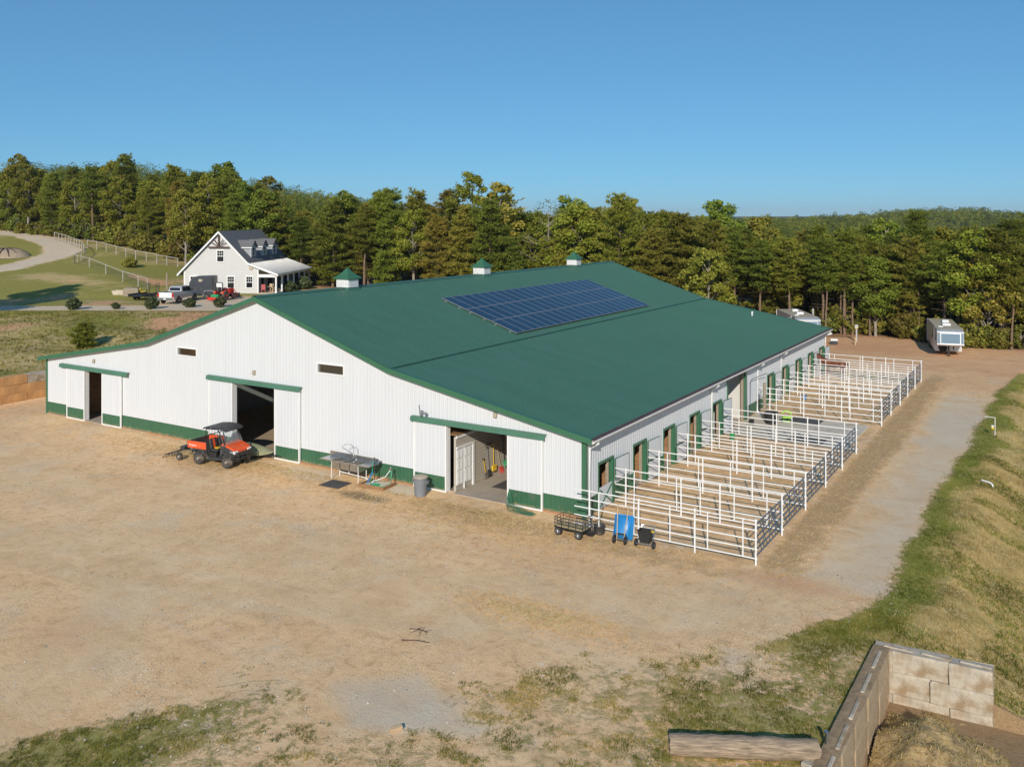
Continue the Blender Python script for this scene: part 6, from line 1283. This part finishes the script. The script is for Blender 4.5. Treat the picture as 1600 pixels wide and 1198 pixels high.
# single trees one can point to
def at(u, d): return at_depth(u, d)
for kind, i, u, d, s_, lab in (('oak', 1, 348, 172, 1.35, 'tallest dark broadleaf tree rising above the woods left of the farmhouse'), ('open_tree', 0, 418, 160, 1.0, 'open crowned tree standing clear of the woods above the farmhouse roof'),
        ('open_tree', 0, 738, 124, 1.12, 'tall open crowned green tree rising above the woods behind the middle cupola'), ('open_tree', 1, 782, 124, 1.15, 'tall ragged yellow green tree beside the open crowned tree behind the barn'),
        ('dead_tree', 0, 858, 117, 1.0, 'bare grey dead tree standing in the woods behind the last cupola'), ('oak', 2, 905, 113, 1.05, 'round golden green tree just left of the barn ridge end'),
        ('rusty_tree', 0, 798, 122, 1.0, 'rust brown tree between the middle and last cupola'), ('yellow_tree', 0, 1106, 99, .92, 'small yellow green tree behind the sloping far roof edge of the barn'),
        ('yellow_tree', 1, 290, 146, 1.05, 'yellow green tree behind the left slope of the farmhouse roof'), ('yellow_tree', 1, 1190, 122, 1.1, 'yellow topped tree above the woods behind the far barn corner'),
        ('yellow_tree', 0, 1545, 88, .85, 'thin yellowing tree right of the nose windowed trailer'), ('oak', 3, 30, 192, 1.1, 'tall pale tree at the left end of the hillside woods'), ('tall_pine', 3, 200, 178, 1.05, 'pine rising above the hillside woods near the fence end')):
    x, y = at(u, d); plant(kind, i, x, y, s_, label=lab, name={'dead_tree': 'dead_tree', 'tall_pine': 'pine_tree'}.get(kind, 'leafy_tree'), cat='tree')
def fill(rows, umin, umax, pick, step, dstep, lo=0.0, smin=.82, smax=1.15):
    for k in range(rows):
        u = umin + rng.uniform(0, 20)
        while u < umax:
            d = float(lineD(u)) + lo + k * dstep + rng.uniform(-1.4, 1.4); x, y = at(u, d); kind, i = pick(u, k)
            plant(kind, i, x, y, rng.uniform(smin, smax) * float(np.interp(u, [0, 130, 240, 330], [.76, .8, .95, 1.0]))); u += step * rng.uniform(.75, 1.25) * FPX / d
def pick_left(u, k):
    q = rng.uniform(); return ('full_pine', int(rng.integers(3))) if q < .36 else (('oak', int(rng.integers(4))) if q < .76 else (('pale_pine', int(rng.integers(2))) if q < .9 else ('tall_pine', int(rng.integers(4)))))
def pick_mid(u, k):
    q = rng.uniform(); return ('full_pine', int(rng.integers(3))) if q < .3 else (('pale_pine', int(rng.integers(2))) if q < .52 else (('oak', int(rng.integers(4))) if q < .88 else ('tall_pine', int(rng.integers(4)))))
def pick_right(u, k):
    q = rng.uniform(); return ('tall_pine', int(rng.integers(4))) if q < .72 - .14 * k else (('oak', int(rng.integers(4))) if q < .92 else ('pale_pine', int(rng.integers(2))))
fill(4, -170, 420, pick_left, 4.4, 5.0, 1.0, .92, 1.28)
fill(4, 420, 1130, pick_mid, 3.9, 4.4, 1.0, .74, 1.14)
fill(4, 1130, 1780, pick_right, 3.0, 4.2, 1.5, .66, .88)
for u in np.linspace(1290, 1760, 30): x, y = at(u + rng.uniform(-8, 8), float(lineD(u)) + rng.uniform(-.3, 3.0)); plant('shrub', int(rng.integers(3)), x, y, rng.uniform(.55, 1.15))
for u in np.linspace(-150, 330, 34): x, y = at(u + rng.uniform(-8, 8), float(lineD(u)) + rng.uniform(-1.0, 1.0)); plant('shrub', int(rng.integers(3)), x, y, rng.uniform(.8, 1.5))
KINDS['pole_pine', 0] = pine(12.0, .62, 1.7, 150, 'pine', 1.0); KINDS['pole_pine', 1] = pine(11.0, .6, 1.6, 151, 'pine', 1.0)
TL['pole_pine'] = ('pine_tree', 'slender pole like pine with small high crown in the woods', 'pine tree', 'slender pines in the woods')
for u in np.linspace(1290, 1720, 26): x, y = at(u + rng.uniform(-12, 12), float(lineD(u)) + rng.uniform(.2, 4)); plant('pole_pine', int(rng.integers(2)), x, y, rng.uniform(.68, .86))
for u in np.linspace(1200, 1760, 26): x, y = at(u + rng.uniform(-10, 10), float(lineD(u)) + rng.uniform(6, 16)); plant('shrub', int(rng.integers(3)), x, y, rng.uniform(1.0, 1.7))
# the trees that stand left of the view and shade the lawn
for u, d, s_, k in ((-135, 92, 1.0, ('oak', 1)), (-190, 90, 1.1, ('oak', 2)), (-235, 84, 1.1, ('oak', 0))): x, y = at(u, d); plant(*k, x, y, s_, label='broadleaf shade tree on the bank left of the driveway', name='leafy_tree', cat='tree', group='shade trees on the bank')
# planted shrubs along the drive, porch shrubs, bank cedar
for j, (u, v, s_, lab) in enumerate(((115, 484, .72, 'clipped round shrub alone on the mulch edge of the drive'), (180, 483, .48, 'smallest clipped shrub on the mulch edge of the drive'), (237, 483, .74, 'round shrub in front of the pickup tailgate'), (296, 480, .7, 'round shrub in front of the pickup cab'), (344, 480, .68, 'round shrub in front of the tractor'))):
    p_ = hit(u, v); plant('holly', j % 2, p_.x, p_.y, s_, label=lab, name='drive_shrub', cat='shrub')
for x, y, s_, lab in ((8.4, 3.2, 1.0, 'low round shrub at the near end of the farmhouse porch'), (8.5, 9.0, 1.2, 'yellowish shrub at the far end of the farmhouse porch')): p_ = on_house(x, y); plant('holly', 1, p_[0], p_[1], s_, label=lab, name='porch_shrub', cat='shrub')
p_ = hit(131, 543); plant('cedar', 0, p_.x, p_.y, .72, label='young dark cedar bush on the bank above the barn eave', name='cedar_bush', cat='shrub')
p_ = hit(203, 418); plant('shrub', 2, p_.x, p_.y, .8, label='lone wild bush on the fenced lawn', name='wild_bush', cat='shrub')
# ------------------------------------------------------------------ the woods beyond: one mass
def canopy(d0, d1, spacing, tris, size, seed, name, label, skip=None):
    r = np.random.default_rng(seed); area = .5 * 1.5 * (d1 ** 2 - d0 ** 2); n = int(area / spacing ** 2)
    d = np.sqrt(r.uniform(d0 ** 2, d1 ** 2, n)); u = r.uniform(-300, 1900, n); keep = d > lineD(u) + 15; d = d[keep]; u = u[keep]
    s = d * (u - 800) / FPX; x = CX + FW[0] * d + RT[0] * s; y = CY + FW[1] * d + RT[1] * s; z = Z(x, y); n = len(x)
    Hh = r.uniform(7.5, 12.5, n) * (1 + .02 * (u < 420)) * (1 - .12 * (u > 950)) * (.85 + .3 * vnoise(x, y, 22, 15)); Rr = r.uniform(2.2, 3.9, n) * spacing / 5.0; con = r.uniform(0, 1, n) < .55; tv = r.normal(0, .2, n) + .3 * (vnoise(x, y, 30, 6) - .5) + .25 * (r.uniform(0, 1, n) < .07)
    T = np.repeat(np.arange(n), tris); m = len(T); h = r.uniform(0, 1, m) ** .8; a = r.uniform(0, 6.28, m)
    prof = np.where(con[T], np.minimum(1, .25 + 1.05 * (1 - h)), np.sqrt(np.clip(1 - (h * 1.25 - .3) ** 2, 0.05, 1))); rr_ = Rr[T] * prof * r.uniform(.55, 1.1, m)
    P = np.stack([x[T] + np.cos(a) * rr_, y[T] + np.sin(a) * rr_, z[T] + Hh[T] * (.3 + .7 * h)], -1); out = np.stack([np.cos(a), np.sin(a), .3 + .9 * h], -1)
    nr = unit(out + r.normal(0, .35, (m, 3))); uu = unit(np.cross(nr, r.normal(0, 1, (m, 3)))); vv = np.cross(nr, uu); sz = size * r.uniform(.55, 1.25, m)[:, None]
    V = np.stack([P - uu * sz, P + uu * sz * .7 + vv * sz * .5, P - vv * sz * .3 + uu * sz * .2 + vv * sz], 1).reshape(-1, 3)
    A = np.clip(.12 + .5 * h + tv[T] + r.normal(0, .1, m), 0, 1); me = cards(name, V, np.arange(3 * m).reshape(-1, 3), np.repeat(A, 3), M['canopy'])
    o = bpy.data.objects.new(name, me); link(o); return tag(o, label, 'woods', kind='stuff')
canopy(95, 240, 5.2, 270, .52, 51, 'woods_canopy', 'green treetops of the woods behind the front trees')
canopy(240, 560, 8.0, 95, .85, 52, 'woods_canopy', 'rolling treetops of the farther woods')
canopy(560, 1500, 13.0, 46, 1.9, 53, 'woods_canopy', 'distant wooded hills under the horizon')
# ------------------------------------------------------------------ grass
def grass(name, X, Y, dens, ht, wd, nb, mat, label, lean=.45):
    n = len(X); Zs = Z(X, Y); T = np.repeat(np.arange(n), nb); m = len(T)
    C = np.stack([X[T] + rng.normal(0, .035, m), Y[T] + rng.normal(0, .035, m), Zs[T] - .01], -1)
    hv = (ht * rng.uniform(.5, 1.3, n))[T] * rng.uniform(.6, 1.15, m)
    dr = unit(np.stack([rng.normal(0, lean, m), rng.normal(0, lean, m), np.ones(m)], -1)); w_ = unit(np.stack([rng.normal(0, 1, m), rng.normal(0, 1, m), np.zeros(m)], -1))
    tv = np.clip(.42 + .75 * (vnoise(X, Y, 1.3, 41) - .5) + .75 * (vnoise(X, Y, .4, 42) - .5), 0, 1)
    V, F, A = blades(C, dr, w_, hv, np.full(m, wd), np.clip(tv[T] + rng.normal(0, .15, m), 0, 1))
    me = cards(name, V, F, A, M[mat]); o = bpy.data.objects.new(name, me); link(o); return tag(o, label, 'grass', kind='stuff')
def sample(n, x0, x1, y0, y1, f_):
    X = rng.uniform(x0, x1, n); Y = rng.uniform(y0, y1, n); mk_ = masks(X, Y); clump = vnoise(X, Y, .55, 61) * .6 + vnoise(X, Y, .22, 62) * .4
    k = rng.uniform(0, 1, n) < f_(mk_, clump, X, Y); return X[k], Y[k]
X, Y = sample(230000, -8, 13.0, -24.5, -3.0, lambda m, c, x, y: sstep(.3, .75, m['g'] + (c - .5) * 1.3) * .62 * (m['gravel'] < .6) * (m['g'] > .06))
grass('yard_grass', X, Y, 1, .08, .017, 5, 'grass', 'patchy short grass creeping into the yard')
X, Y = sample(90000, 11.2, 18, -6, 46, lambda m, c, x, y: m['g'] * (1 - m['dry']) * .75 * np.where(y > 20, .5, 1))
grass('verge_grass', X, Y, 1, .075, .018, 5, 'verge', 'green grass verge along the gravel lane')
X, Y = sample(110000, 12.6, 21, -6, 46, lambda m, c, x, y: m['g'] * m['dry'] * .8 * np.where(y > 20, .5, 1))
grass('dry_bank_grass', X, Y, 1, .12, .018, 4, 'drygrass', 'dry tan grass on the falling bank beside the lane', .8)
X, Y = sample(60000, 12.8, 21, -6, 46, lambda m, c, x, y: m['g'] * m['dry'] * (vnoise(x, y, 1.6, 77) > .54) * .7)
grass('bank_weeds', X, Y, 1, .13, .03, 4, 'verge', 'green weeds scattered through the dry bank', .7)
X, Y = sample(60000, -100, -44.6, -4, 40, lambda m, c, x, y: m['g'] * (m['d'] < 97) * (c > .38) * .7)
grass('bank_grass', X, Y, 1, .2, .05, 4, 'grass', 'rough grass on the bank above the retaining wall', .6)
X = rng.uniform(1.5, 7.4, 260); Y = 41.4 + rng.normal(0, .18, 260); grass('pen_weeds', X, Y, 1, .3, .05, 5, 'brush', 'green weeds along the far pen rail', .5)
# loose stones and straw on the yard
def stones(n, f_, name, label, s0, s1, mat):
    X = rng.uniform(-44, 13, n); Y = rng.uniform(-25, 0, n); k = f_(X, Y); X = X[k]; Y = Y[k]; m = len(X); Zs = Z(X, Y)
    base = np.array([(1, 0, 0), (0, 1, 0), (-1, 0, 0), (0, -1, 0), (0, 0, 1)], float); fs = np.array([(0, 1, 4), (1, 2, 4), (2, 3, 4), (3, 0, 4)])
    a = rng.uniform(0, 6.28, m); sx = rng.uniform(s0, s1, m) * (rng.uniform(0, 1, m) ** 2 * .8 + .5); sy = sx * rng.uniform(.5, 1, m); sz = sx * rng.uniform(.35, .8, m)
    P = base[None] * np.stack([sx, sy, sz], -1)[:, None] + rng.normal(0, .12, (m, 5, 3)) * sx[:, None, None]
    V = np.stack([P[..., 0] * np.cos(a)[:, None] - P[..., 1] * np.sin(a)[:, None] + X[:, None], P[..., 0] * np.sin(a)[:, None] + P[..., 1] * np.cos(a)[:, None] + Y[:, None], np.maximum(P[..., 2], -.01) + Zs[:, None]], -1).reshape(-1, 3)
    F = (fs[None] + 5 * np.arange(m)[:, None, None]).reshape(-1, 3); me = cards(name, V, F, np.repeat(rng.uniform(0, 1, m), 5), M[mat]); o = bpy.data.objects.new(name, me); link(o); tag(o, label, 'gravel', kind='stuff')
M['hay'] = leafmat('yellow_hay', (.6, .41, .17), (.82, .59, .27), (.95, .74, .4), 0, 0, .1)
M['stone'] = leafmat('loose_stone', (.3, .25, .19), (.5, .43, .33), (.72, .66, .56), 0, 0, 0.0, .9)
stones(26000, lambda x, y: rng.uniform(0, 1, len(x)) < .25 + .7 * (vnoise(x, y, 3.5, 91) > .52) , 'yard_stones', 'loose pale stones scattered over the dirt yard', .016, .045, 'stone')
n = 16000; X = np.concatenate([rng.normal(-3, 4.5, n // 4), rng.normal(-20, 5, n // 4), rng.uniform(7.6, 9.4, n // 4), rng.uniform(0, 7.5, n // 4)]); Y = np.concatenate([-1.2 - np.abs(rng.normal(0, 1.6, n // 4)), -1.0 - np.abs(rng.normal(0, 1.3, n // 4)), rng.uniform(-2, 42, n // 4), rng.uniform(-3.5, 41, n // 4)])
k = ~((X > -39) & (X < 0) & (Y > -.1)); X = X[k]; Y = Y[k]; straws('yard_straw', X, Y, Z(X, Y) + .02, .2, .012, 'hay', 'scattered straw trodden into the dirt by doors and pens', 'straw', .08)
X = rng.normal(2.9, 1.4, 1500); Y = rng.normal(-8.9, .45, 1500); straws('spilled_hay', X, Y, Z(X, Y) + .02, .22, .011, 'hay', 'thin patch of spilled yellow hay on the open yard', 'straw', .08)
print('trees', tree_n)
# ------------------------------------------------------------------ air
hz_m = bpy.data.materials.new('haze'); hz_m.use_nodes = True; hn = hz_m.node_tree.nodes; hn.clear()
ho = hn.new('ShaderNodeOutputMaterial'); hv = hn.new('ShaderNodeVolumePrincipled'); hv.inputs['Density'].default_value = .00009; hv.inputs['Color'].default_value = (.82, .9, 1, 1); hv.inputs['Anisotropy'].default_value = 0.0
hz_m.node_tree.links.new(hv.outputs[0], ho.inputs['Volume'])
o = MB(); o.bx(-9600, 9600, -1500, 9600, -60, 95); hb = part('haze', o, hz_m); tag(hb, 'thin blue haze over the far hills', 'haze', kind='stuff')
